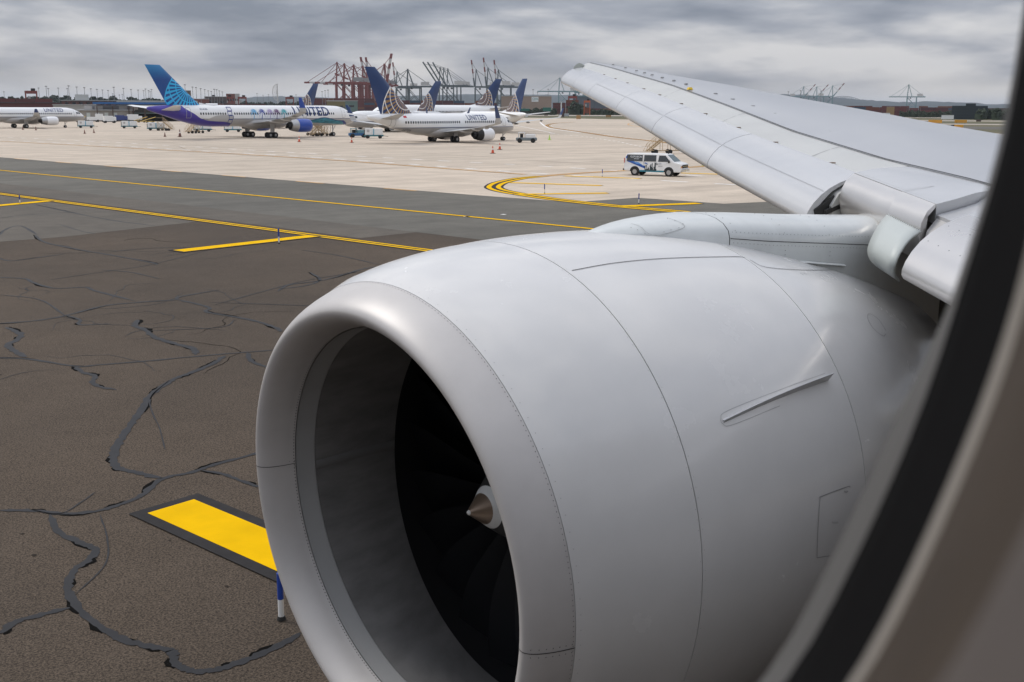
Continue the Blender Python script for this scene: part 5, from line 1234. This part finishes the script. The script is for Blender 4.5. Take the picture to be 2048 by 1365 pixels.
# -- vehicles on the terminal side
def truck(px, py, L_, Hh, cab, label, m=M_CAB, rz_off=0):
    P = G(px, py); o = empty('service_truck', P, R(-az_of(px) + rz_off)); tag(o, label, 'truck', 'service vehicles by the terminal')
    b = MB(); b.box((0, 0, .6 + (Hh - .6) / 2), (L_ * .68, 2.2, Hh - .6)); b.build('box_body', m, o, bevel=.05)
    b = MB(); b.box((L_ * .45, 0, .5 + .8), (L_ * .22, 2.1, 1.6)); b.build('cab', cab, o, bevel=.1)
    b = MB(); b.box((L_ * .563, 0, 1.75), (.06, 1.8, .6)); b.build('windscreen', M_GLASS, o)
    b = MB(); b.box((.05 * L_, 0, .5), (L_, 1.6, .25)); b.build('chassis', M_DARK, o)
    for x in (-L_ * .25, L_ * .42):
        for y in (-.95, .95): b = MB(); b.cyl((x, y - .15, .42), (x, y + .15, .42), .42, n=16); b.build('wheel', M_TYRE, o)
truck(199, 244.5, 4.0, 2.9, M_CAB, 'white box truck by the terminal, left of the rounded white van'); truck(217, 246.5, 4.4, 2.4, M_CAB, 'rounded white service truck in front of the terminal, middle one', rz_off=12)
truck(266, 244, 6.0, 2.7, M_CAB, 'long white box truck by the terminal under the white canopy'); truck(240, 244, 5.0, 2.4, mat('truck_blue', (.03, .05, .18), .5), 'dark blue box truck by the terminal', mat('truck_blue', (.03, .05, .18), .5))
truck(184, 244.5, 5.0, 1.8, mat('truck_red', (.50, .09, .03), .5), 'low white truck with red cab beside the nose of the far left airliner')
# yellow belt loaders and dollies by the terminal
for px, py, lab in ((283, 245.5, 'yellow belt loader by the terminal under the violet tail, left one'), (300, 246, 'yellow belt loader by the terminal under the violet tail, right one'), (160, 244.5, 'yellow belt loader beyond the nose of the far left airliner')):
    o = empty('belt_loader', G(px, py), R(-az_of(px) + 15)); o.scale = (.75, .75, .62); tag(o, lab, 'belt loader', 'yellow belt loaders'); m = mat('loader_yellow', (.48, .33, .08), .6)
    b = MB(); b.box((0, 0, .7), (4.2, 1.5, .5)); b.build('chassis', m, o); b = MB(); b.bar((-3.4, 0, 1.1), (2.8, 0, 3.2), 1.0, .28); b.build('belt', m, o); b = MB(); b.box((.6, .5, 1.3), (1.0, .6, .8)); b.build('cab', M_DARK, o)
    for x in (-1.3, 1.3):
        for y in (-.7, .7): b = MB(); b.cyl((x, y - .12, .38), (x, y + .12, .38), .38, n=14); b.build('wheel', M_TYRE, o)

# -- warehouses, container yard
P, rz = place(1066, 1230); W1 = empty('warehouse', P, rz); tag(W1, 'tan warehouse with a white sign board right of the globe fins', 'warehouse')
s_ = 1230 / F; M_TAN = mat('tan_cladding', (.33, .25, .20), .75, noise=.1, nscale=.05)
tb('wall', -62 * s_, 36 * s_, 0, 50, 0, 6 + 21 * s_, M_TAN, W1); tb('roof', -62.5 * s_, 36.5 * s_, -.5, 50, 6 + 21 * s_, 6.6 + 21 * s_, M_GREYP, W1)
sg = tb('sign_board', -3 * s_, 10.5 * s_, -.5, -.05, 6 + 10.5 * s_, 6 + 20 * s_, mat('sign_white', (.75, .76, .75), .5), W1)
flat_text(sg, 'OHL', -1.4 * s_, 6 + 14.2 * s_, 4.2 * s_, mat('sign_teal', (.03, .22, .24), .5), lambda z: -.56)
flat_text(sg, 'LOGISTICS', -1.4 * s_, 6 + 12.4 * s_, 1.1 * s_, mat('sign_grey', (.3, .3, .3), .5), lambda z: -.56)
P, rz = place(1240, 1300); W2 = empty('warehouse', P, rz, ); tag(W2, 'long blue grey warehouse behind the leading edge of the wing', 'warehouse'); s_ = 1300 / F
M_BGR = mat('blue_grey_cladding', (.125, .145, .17), .7, noise=.12, nscale=.04); tb('wall', -92 * s_, 260 * s_, 0, 60, 0, 6 + 20 * s_, M_BGR, W2); tb('roof', -92.5 * s_, 260 * s_, -.5, 60.5, 6 + 20 * s_, 6.5 + 22 * s_, mat('teal_roof', (.12, .20, .22), .6), W2)
for i in range(26): tb('cladding_rib', (-90 + i * 13) * s_, (-88.5 + i * 13) * s_, -.35, .02, 0, 6 + 19.5 * s_, mat('rib_grey', (.10, .12, .14), .7), W2)
P, rz = place(1925, 760); W3 = empty('office_block', P, rz); tag(W3, 'dark glass office block at the far right beyond the wing', 'office block'); s_ = 760 / F
tb('wall', -18 * s_, 42 * s_, 0, 25, 0, 8.3, mat('dark_cladding', (.018, .030, .036), .4), W3); tb('upper_floor', 5 * s_, 22 * s_, 4, 18, 8.3, 9.7, mat('dark_cladding', (.018, .03, .036), .4), W3)
for i in range(4): tb('spandrel', -18.2 * s_, 42.2 * s_, -.2, .02, 1.5 + i * 1.8, 1.8 + i * 1.8, mat('spandrel', (.03, .04, .045), .5), W3)
P, rz = place(1985, 800); W3 = empty('low_office', P, rz); tag(W3, 'low brown building right of the dark office block', 'building'); tb('wall', -9, 20, 0, 14, 0, 7, mat('low_brown', (.12, .10, .09), .7), W3)
for i in range(6): tb('window', -6 + i * 3, -4.6 + i * 3, -.12, .02, 2.4, 5, mat('pale_window', (.5, .54, .5), .3), W3)
CC = [(.12, .028, .026), (.09, .026, .028), (.15, .045, .022), (.07, .022, .032), (.18, .07, .035), (.03, .06, .10), (.11, .11, .11), (.08, .022, .02), (.10, .028, .026)]
CMs = [mat('container_paint_%s' % n, c, .6) for n, c in zip('abcdefghi', CC)]
def yard(px0, px1, D, tiers, label, gap=.12, rows=1, depth=2.44):
    P, rz = place((px0 + px1) / 2, D); o_ = MB(); wd = (px1 - px0) / F * D * 1.0; n = int(wd / 12.5)
    for i in range(n):
        h = max(1, tiers + random.choice((-1, 0, 0, 0, 0)))
        for t in range(h):
            o_.box((-wd / 2 + 6.2 + i * 12.5, 0, 1.3 + t * 2.62), (12.1, 2.4 * 4, 2.58), None, random.choice((0, 0, 1, 1, 2, 3, 7, 7, 8, 8, 4, 5)))
    o = o_.build('container_stacks', CMs); o.location = P; o.rotation_euler = (0, 0, rz); tag(o, label, 'containers', kind='stuff')
    return o
for px0, px1, D, t, lab in ((-60, 120, 900, 4, 'low row of dark red containers behind the far left airliner'), (400, 640, 1050, 3, 'dark red containers along the skyline above the palm tree airliner'), (630, 800, 1400, 6, 'stacked containers below the red cranes'), (780, 1010, 1300, 5, 'stacked containers below the grey cranes'),
    (1106, 1160, 1080, 5, 'stack of dark red containers right of the tan warehouse'), (1180, 1330, 1150, 2, 'row of orange containers in front of the blue grey warehouse'), (1640, 1890, 1150, 3, 'long row of dark red containers beyond the wing'), (1690, 1960, 1700, 4, 'farther row of dark red containers beyond the wing'), (1700, 1800, 880, 2, 'dark containers and trailers in front of the far right yard')): yard(px0, px1, D, t, lab)
# green footbridge-like gantries, a white mast and pale trailers in front of the containers
M_GRN = mat('gantry_green', (.02, .12, .09), .5)
for px0, px1, D, z0_, z1_, m, nm, lab, cat in ((1040, 1059, 900, 3.2, 5.0, M_GRN, 'green_shelter', 'low green canopy right of the globe fin', 'canopy'), (1086, 1102, 900, 3.0, 6.0, M_GRN, 'green_shelter', 'green roofed gantry above the winglet', 'canopy'), (1121, 1138, 760, .3, 2.0, mat('trailer_pale', (.42, .44, .46), .6), 'pale_trailer', 'pale grey trailer below the red container stack', 'trailer'),
    (1886, 1907, 720, .3, 2.6, M_CAB, 'white_trailer', 'white trailer left of the dark office block', 'trailer'), (1768, 1780, 800, .5, 3.4, M_CAB, 'white_trailer', 'white trailer at the edge of the wing far right', 'trailer'), (1774, 1788, 860, .5, 7.6, mat('tan_block', (.30, .20, .10), .7), 'tan_hut', 'tan hut among the far right containers', 'hut'), (1050, 1056, 700, .2, 2.0, M_CAB, 'white_trailer', 'small white trailer behind the globe fin', 'trailer')):
    P, rz = place((px0 + px1) / 2, D); o = empty(nm, P, rz); tag(o, lab, cat); w = (px1 - px0) / F * D
    b = MB(); b.box((0, 0, (z0_ + z1_) / 2), (w, 3, z1_ - z0_)); b.build('body', m, o)
    b = MB(); b.box((0, 0, z1_ + .06), (w * 1.02, 3.2, .12)); b.build('top_edge', M_GREYP, o)
    for x in (-w * .42, w * .42): b = MB(); b.bar((x, 0, 0), (x, 0, z0_ + .1), .5); b.build('support', M_DARK, o)
def carrier(px, D, Hh, w, m, label):
    P, rz = place(px, D); o = empty('straddle_carrier', P, rz); tag(o, label, 'straddle carrier', 'straddle carriers in the container yard')
    for x in (-w / 2, w / 2):
        for y in (-2, 2): b = MB(); b.bar((x, y, 0), (x, y, Hh * .8), w * .13); b.build('leg', m, o)
    b = MB(); b.box((0, 0, Hh * .86), (w * 1.15, 5, Hh * .12)); b.build('top_frame', m, o); b = MB(); b.box((w * .2, 0, Hh * .97), (w * .4, 3, Hh * .1)); b.build('engine_house', M_DARK, o)
    b = MB(); b.box((0, 0, Hh * .30), (w * .86, 2.4, Hh * .36)); b.build('carried_container', CMs[2] if m is not M_MAR else CMs[0], o); b = MB(); b.box((-w * .2, 0, Hh * .62), (w * .25, 1.5, Hh * .14)); b.build('cab', M_GREYP, o)
M_CRED = mat('crane_red', (.21, .045, .035), .6); M_CORG = mat('carrier_orange', (.42, .10, .035), .6)
carrier(64, 900, 17.5, 7.5, M_CRED, 'dark red straddle carrier above the far left airliner'); carrier(1174, 900, 12.5, 4.6, M_CORG, 'orange straddle carrier in front of the blue grey warehouse')
for px, lab in ((457, 'red straddle carrier on the skyline above the palm trees, left of two'), (485, 'red straddle carrier on the skyline above the palm trees, right of two'), (580, 'red straddle carrier right of the blue winglet on the skyline'), (425, 'dark straddle carrier on the skyline right of the blue fin'), (1145, 'dark straddle carrier above the red container stack')):
    carrier(px, 1250 if px < 1000 else 1150, 17 if px < 1000 else 19, 8, M_CRED, lab)
# grey and red silos and blocks on the left skyline
for px, D, w, h, m, nm, lab in ((378, 700, 3.0, 14.5, mat('tower_brown', (.17, .13, .11), .7), 'brown_tower', 'small brown tower right of the blue fin'), (462, 1500, 11, 21, mat('brick_red', (.20, .075, .06), .8), 'brick_block', 'red brick block on the skyline above the palm tree airliner'), (475, 1600, 7, 22, M_GREYP, 'grey_block', 'grey block on the skyline beside the red brick block'), (400, 1100, 17, 12, mat('brick_red', (.2, .075, .06), .8), 'low_red_block', 'low dark red block right of the blue fin'), (432, 1200, 22, 15, mat('dark_roof', (.09, .07, .07), .7), 'dark_shed', 'dark open shed on the skyline right of the blue fin'), (672, 700, 11, 9, mat('olive_block', (.22, .19, .10), .7), 'olive_container_block', 'olive green block below the red cranes'), (685, 760, 20, 9.5, mat('teal_box', (.16, .22, .20), .7), 'teal_block', 'grey green block below the red cranes'), (640, 900, 18, 6.5, mat('pale_block', (.34, .36, .33), .7), 'pale_block', 'pale low block left of the red cranes')):
    P, rz = place(px, D); o = empty(nm, P, rz); tag(o, lab, 'building'); b = MB(); b.box((0, 0, h / 2), (w, 8, h)); b.build('wall', m, o); b = MB(); b.box((0, 0, h + .2), (w * 1.03, 8.3, .4)); b.build('roof', M_GREYP, o)
    for i in range(3): b = MB(); b.box((-w * .3 + i * w * .3, -4.02, h * .65), (w * .16, .1, h * .14)); b.build('window', M_GLASS, o)
P, rz = place(1122.5, 1000); o = empty('white_mast', P, rz); tag(o, 'short thick white mast before the red container stack', 'mast'); b = MB(); b.cyl((0, 0, 0), (0, 0, 11), .55, .5, 10); b.build('shaft', M_CAB, o); b = MB(); b.box((0, 0, 11.2), (1.6, 1.2, .5)); b.build('cap', M_GREYP, o)

# -- ship-to-shore cranes
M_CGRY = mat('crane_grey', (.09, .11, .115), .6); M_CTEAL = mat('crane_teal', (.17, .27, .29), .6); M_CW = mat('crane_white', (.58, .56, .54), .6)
def crane(px, D, boom, yaw, col, label, tips=True, gz=42.0, legw=20.0, gauge=26.0, ap=33.0, bl=50.0, hl=1.0, red=None):
    """local x: along the boom (outreach +x). boom = angle of the raised boom above the horizontal"""
    P, rz = place(px, D); o = empty('container_crane', P, rz + R(yaw)); tag(o, label, 'crane', 'container cranes of the port'); red = red or M_CRED
    x0, x1 = -gauge / 2, gauge / 2; y0 = legw / 2; t = 2.9 if col is M_CRED else 2.2
    for x in (x0, x1):
        for y in (-y0, y0): b = MB(); b.bar((x, y, 0), (x, y * .82, gz), t, t * .8); b.build('leg', col, o)
        b = MB(); b.bar((x, -y0, 12), (x, y0, 12), 1.5); b.bar((x, -y0 * .82, gz), (x, y0 * .82, gz), 1.6); b.build('cross_beam', col, o)
    for y in (-y0, y0):
        b = MB(); b.bar((x0, y, 13), (x1, y, 13), 1.7); b.build('portal_beam', col, o)
        b = MB(); b.bar((x0, y, 13), (x1, y * .82, gz), 1.1); b.bar((x1, y, 13), (0, y * .9, gz * .62), .9); b.build('diagonal', col, o)
    b = MB()
    for y in (-3, 3): b.bar((x0 - 24, y, gz + 1.5), (x1, y, gz + 1.5), 1.2, 3.0)
    for i in range(9): x = x0 - 22 + i * 6; b.bar((x, -3, gz + 1.5), (x, 3, gz + 1.5), .8)
    b.build('girder', col, o)
    b = MB(); b.box((x0 - 9, 0, gz + 7), (15, 8, 6.5)); b.build('machinery_house', M_CW if col is not M_CRED else mat('house_grey', (.28, .27, .27), .6), o)
    A = Vector((x1 - 2, 0, gz + ap)); b = MB()
    for y in (-5, 5): b.bar((x1, y, gz), (A.x, y * .35, A.z), 1.3); b.bar((0, y, gz + 2), (A.x, y * .35, A.z), 1.0)
    b.box(A, (2.2, 5.5, 2.2)); b.build('apex_frame', col, o)
    b = MB()
    for y in (-1.5, 1.5): b.bar(A + Vector((0, y, 0)), (x0 - 20, y * 2, gz + 3), .55)
    b.build('back_stay', col, o)
    d = Vector((math.cos(R(boom)), 0, math.sin(R(boom)))); H_ = Vector((x1 + 1, 0, gz + 1.5)); nseg = 6
    for i in range(nseg):
        b = MB(); a, c = H_ + d * bl * i / nseg, H_ + d * bl * (i + 1) / nseg
        for y in (-2.6, 2.6): b.bar(a + Vector((0, y, 0)), c + Vector((0, y, 0)), 1.0, 2.6)
        b.bar(a + Vector((0, -2.6, 0)), a + Vector((0, 2.6, 0)), .8); b.bar(a + Vector((0, -2.6, 0)), c + Vector((0, 2.6, 0)), .5)
        b.build('boom_section', (red if i % 2 == (nseg - 1) % 2 else M_CW) if tips and i >= nseg - 4 else col, o)
    b = MB()
    for f in (.45, .9):
        for y in (-1.6, 1.6): b.bar(A + Vector((0, y, 0)), H_ + d * bl * f + Vector((0, y, 1)), .45)
    b.build('fore_stay', col, o)
    b = MB(); b.box((x1 - 9, 0, gz - 2), (4, 3, 3)); b.build('operator_cab', M_GLASS, o)
    return o
NEARC = [
 (690, 1850, 0, 176, M_CRED, 'leftmost red container crane, lowered boom pointing left over the globe fin'), (704, 1900, 0, 172, M_CRED, 'red container crane with lowered boom, second of the red cranes from the left'),
 (722, 1950, 0, 168, M_CRED, 'red container crane with lowered boom, third of the red cranes from the left'), (740, 2000, 22, 172, M_CRED, 'red container crane with half raised boom just left of the near navy fin'),
 (748, 2050, 80, 165, M_CRED, 'red container crane with boom raised behind the near navy fin, left one'), (757, 2060, 81, 165, M_CRED, 'red container crane with boom raised behind the near navy fin, right one'), (758, 1900, 79, 18, M_CRED, 'red container crane with the tallest raised red and white boom'),
 (806, 2300, 84, 185, M_CGRY, 'grey crane with raised red banded boom, left of the slanting booms'), (828, 2150, 0, 170, M_CGRY, 'grey crane with lowered boom left of the slanting booms'),
 (893, 2050, 56, 180, M_CGRY, 'grey crane with slanting boom, leftmost of three alike', 1), (900, 2080, 58, 180, M_CGRY, 'grey crane with slanting boom, middle of three alike', 1), (908, 2110, 60, 180, M_CGRY, 'grey crane with slanting boom, rightmost of three alike', 1),
 (964, 2150, 83, 182, M_CGRY, 'grey crane with upright red and white boom, left of the far globe fin'), (988, 2050, 84, 182, M_CGRY, 'grey crane with upright red and white boom behind the far globe fin'), (1008, 2150, 84, 184, M_CGRY, 'grey crane with upright boom between the two right globe fins'),
]
for c in NEARC: crane(c[0], c[1], c[2], c[3], c[4], c[5], tips=len(c) < 7)
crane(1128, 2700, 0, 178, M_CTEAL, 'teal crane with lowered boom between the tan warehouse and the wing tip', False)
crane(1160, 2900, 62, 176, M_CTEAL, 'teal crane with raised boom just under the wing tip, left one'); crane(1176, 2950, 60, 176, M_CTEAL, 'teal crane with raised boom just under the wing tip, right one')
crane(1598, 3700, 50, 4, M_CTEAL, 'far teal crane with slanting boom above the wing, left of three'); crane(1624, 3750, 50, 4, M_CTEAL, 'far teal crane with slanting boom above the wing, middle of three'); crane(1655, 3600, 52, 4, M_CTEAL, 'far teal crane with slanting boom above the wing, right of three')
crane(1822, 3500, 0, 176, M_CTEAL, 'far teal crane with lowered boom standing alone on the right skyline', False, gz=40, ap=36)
# -- arched bridge
P, rz = place(1684, 8200); o = empty('arch_bridge', P, rz); tag(o, 'faint grey steel arch bridge on the horizon above the wing', 'bridge'); hw = 46 / F * 8200; b = MB(); b2 = MB(); M_BR = mat('bridge_steel', (.16, .19, .20), .6)
AP = [(hw * (i / 12 - 1), 40 + 52 * (1 - (i / 12 - 1) ** 2)) for i in range(25)]; AQ = [(x, z - 9 - 6 * (x / hw) ** 2) for x, z in AP]
for i in range(24):
    for y in (-10, 10): b.bar((AP[i][0], y, AP[i][1]), (AP[i + 1][0], y, AP[i + 1][1]), 3.5); b.bar((AQ[i][0], y, AQ[i][1]), (AQ[i + 1][0], y, AQ[i + 1][1]), 3); b2.bar((AP[i][0], y, AP[i][1]), (AQ[i][0], y, AQ[i][1]), 1.8); b2.bar((AQ[i][0], y, AQ[i][1]), (AQ[i][0], y, 50), .9)
b.build('arch', M_BR, o); b2.build('bracing', M_BR, o); b = MB(); b.box((0, 0, 50), (hw * 2.8, 20, 3)); b.build('deck', M_BR, o)
# -- unfinished wheel-like frame and a chimney on the skyline
P, rz = place(551, 1900); o = empty('observation_wheel', P, rz); tag(o, 'pale half wheel frame with a tall post on the skyline above the palm trees', 'wheel'); b = MB(); b.bar((4, 0, 0), (4, 0, 42), 1.6); b.build('post', M_CW, o); b = MB()
for i in range(12): a0_, a1_ = R(90 + i * 15), R(90 + (i + 1) * 15); b.bar((4 + 8 * math.cos(a0_), 0, 28 + 13 * math.sin(a0_)), (4 + 8 * math.cos(a1_), 0, 28 + 13 * math.sin(a1_)), .9); b.bar((4, 0, 28), (4 + 8 * math.cos(a0_), 0, 28 + 13 * math.sin(a0_)), .35)
b.build('rim', M_CW, o)
# -- floodlight masts
M_MAST = mat('mast_grey', (.20, .20, .21), .5)
proto = empty('floodlight_mast', (0, 0, 0)); b = MB(); b.cyl((0, 0, 0), (0, 0, 1), .011, .006, 6); b.build('shaft', M_MAST, proto); b = MB(); b.cyl((0, 0, .985), (0, 0, 1.0), .034, .034, 8); b.box((0, 0, .978), (.075, .012, .01)); b.build('lamp_ring', M_MAST, proto)
first = True
def mast(px, ytop, D, label, group):
    global first
    P = far(px, D); h = EYE.z + (215 + .005 * (px - 1024) - ytop) / F * D; o = proto if first else copy_tree(proto); first = False
    o.location = P; o.rotation_euler = (0, 0, R(-az_of(px))); o.scale = (h * 1.15, h * 1.15, h); tag(o, label, 'mast', group)
g1, g2, g3 = 'floodlight masts left of the blue fin', 'floodlight masts right of the blue fin', 'floodlight masts near the tan warehouse'
for px, yt in ((10, 187), (80, 180), (95, 177), (99, 181), (119, 180), (137, 181), (140, 176), (156, 178), (171, 179), (184, 181), (196, 182), (207, 183), (218, 184), (230, 178), (249, 180), (264, 182), (278, 183), (289, 184), (293, 181), (299, 184), (302, 186), (305, 182), (227, 190), (240, 192), (246, 191)): mast(px, yt, random.choice((900, 1000, 1100)), 'slender grey floodlight mast on the skyline left of the blue fin', g1)
for px, yt in ((372, 173), (387, 177), (394, 178), (403, 180), (411, 182), (418, 184), (424, 185), (430, 181), (435, 182), (440, 184), (446, 186), (515, 189), (527, 192), (538, 191), (593, 191), (645, 185), (651, 183), (657, 182)): mast(px, yt, random.choice((1000, 1150)), 'slender grey floodlight mast on the skyline right of the blue fin', g2)
for px, yt in ((1066, 181), (1075, 186), (1096, 180)): mast(px, yt, 1600, 'slender floodlight mast above the tan warehouse', g3)
for px, yt in ((1575, 186), (1599, 184), (1640, 185)): mast(px, yt, 1900, 'slender floodlight mast on the skyline above the wing', 'floodlight masts above the wing')
# -- trees: broken treelines of leafy clumps, far off, each row reading as one mass
def leaf_mat(n, c): return mat(n, c, .9, noise=.45, nscale=.25)
M_T1 = leaf_mat('tree_green', (.035, .050, .030)); M_T2 = leaf_mat('tree_dark', (.028, .040, .030)); M_T3 = leaf_mat('scrub', (.075, .075, .035))
def treeline(px0, px1, D, h, m, label, dens=1.0):
    b = MB(); x = px0
    while x < px1:
        hh = h * random.uniform(.6, 1.0); P = far(x, D * random.uniform(.96, 1.04)); r = hh * random.uniform(.35, .6)
        for q in range(26):
            th, ph = random.uniform(0, 6.28), random.uniform(-.4, 1.5); rr = r * random.uniform(.5, 1.05)
            c = P + Vector((rr * math.cos(th) * math.cos(ph), rr * math.sin(th) * math.cos(ph), hh * .55 + hh * .45 * math.sin(ph) * random.uniform(.7, 1)))
            s = hh * random.uniform(.10, .2); u = Vector((random.gauss(0, 1), random.gauss(0, 1), random.gauss(0, 1))).normalized(); v = u.orthogonal().normalized(); w = u.cross(v)
            b.add([c + v * s, c + w * s, c - v * s, c - w * s, c + u * s, c - u * s], [(0, 1, 4), (1, 2, 4), (2, 3, 4), (3, 0, 4), (1, 0, 5), (2, 1, 5), (3, 2, 5), (0, 3, 5)])
        b.box((P.x, P.y, hh * .3), (r * 1.4, r * 1.4, hh * .6))
        x += r * F / D * random.uniform(.5, .9) / dens
    o = b.build('treeline', m); tag(o, label, 'trees', kind='stuff')
treeline(-40, 130, 1150, 14, M_T2, 'dark trees behind the far left airliner'); treeline(110, 330, 1350, 16, M_T2, 'dark trees on the skyline behind the terminal'); treeline(380, 800, 1700, 13, M_T2, 'dark trees along the skyline above the palm tree airliner')
treeline(1020, 1110, 930, 5.5, M_T1, 'bushes in front of the tan warehouse'); treeline(1148, 1166, 980, 12, M_T1, 'dark bushy tree by the orange straddle carrier'); treeline(1180, 1330, 960, 5, M_T1, 'low scrub in front of the orange containers'); treeline(1680, 2030, 930, 5, M_T1, 'dark scrub along the far edge of the airfield beyond the wing'); treeline(1960, 2040, 760, 7, M_T1, 'trees at the far right beside the dark office block')
treeline(690, 1040, 760, 3.2, M_T3, 'scrub along the fence behind the globe fins')
# -- hills
def hills(name, pxs, D, m):
    b = MB(); rows = []
    for px, yt in pxs:
        z = EYE.z + (215 + .005 * (px - 1024) - yt) / F * D; z = z * (1 + 0)
        rows.append([far(px, D * .72, -2), far(px, D * .86, z * .55), far(px, D, z), far(px, D * 1.15, z * .8), far(px, D * 1.3, -2)])
    b.rings(rows, closed=False); o = b.build(name, m, None, True); tag(o, kind='structure')
def jag(pts, step=9, amp=.8):
    o = []; x = pts[0][0]; xs_, ys_ = [p[0] for p in pts], [p[1] for p in pts]
    while x <= pts[-1][0]: o.append((x, lerp(x, xs_, ys_) + random.uniform(-amp, amp))); x += step
    return o
M_HILL = mat('wooded_hill', (.020, .034, .036), .95, noise=.35, nscale=.006)
hills('hills', jag([(-300, 203), (0, 202), (300, 201), (480, 197), (560, 194), (620, 196), (690, 198), (820, 193), (950, 190), (1060, 191), (1200, 192), (1400, 188), (1600, 192), (1720, 201), (1790, 206), (1850, 205), (1930, 207), (1980, 210), (2100, 209), (2400, 207)]), 8500, M_HILL)
hills('hills', jag([(-600, 200), (-300, 203)]), 8500, M_HILL); hills('hills', jag([(2400, 207), (3000, 204)]), 8500, M_HILL)
# -- haze: one box of even, thin air round the whole place
hm = bpy.data.materials.new('haze_air'); hm.use_nodes = True; hn = hm.node_tree; hn.nodes.clear(); ho = hn.nodes.new('ShaderNodeOutputMaterial'); hv = hn.nodes.new('ShaderNodeVolumePrincipled')
hv.inputs['Color'].default_value = (.80, .88, 1.0, 1); hv.inputs['Density'].default_value = 4.0e-5; hv.inputs['Anisotropy'].default_value = .2; hn.links.new(hv.outputs[0], ho.inputs['Volume'])
b = MB(); b.box((4000, 4000, 99), (40200, 40200, 200)); hzo = b.build('haze', hm); tag(hzo, kind='stuff')
S.cycles.volume_step_rate = 1.0; S.cycles.volume_bounces = 0
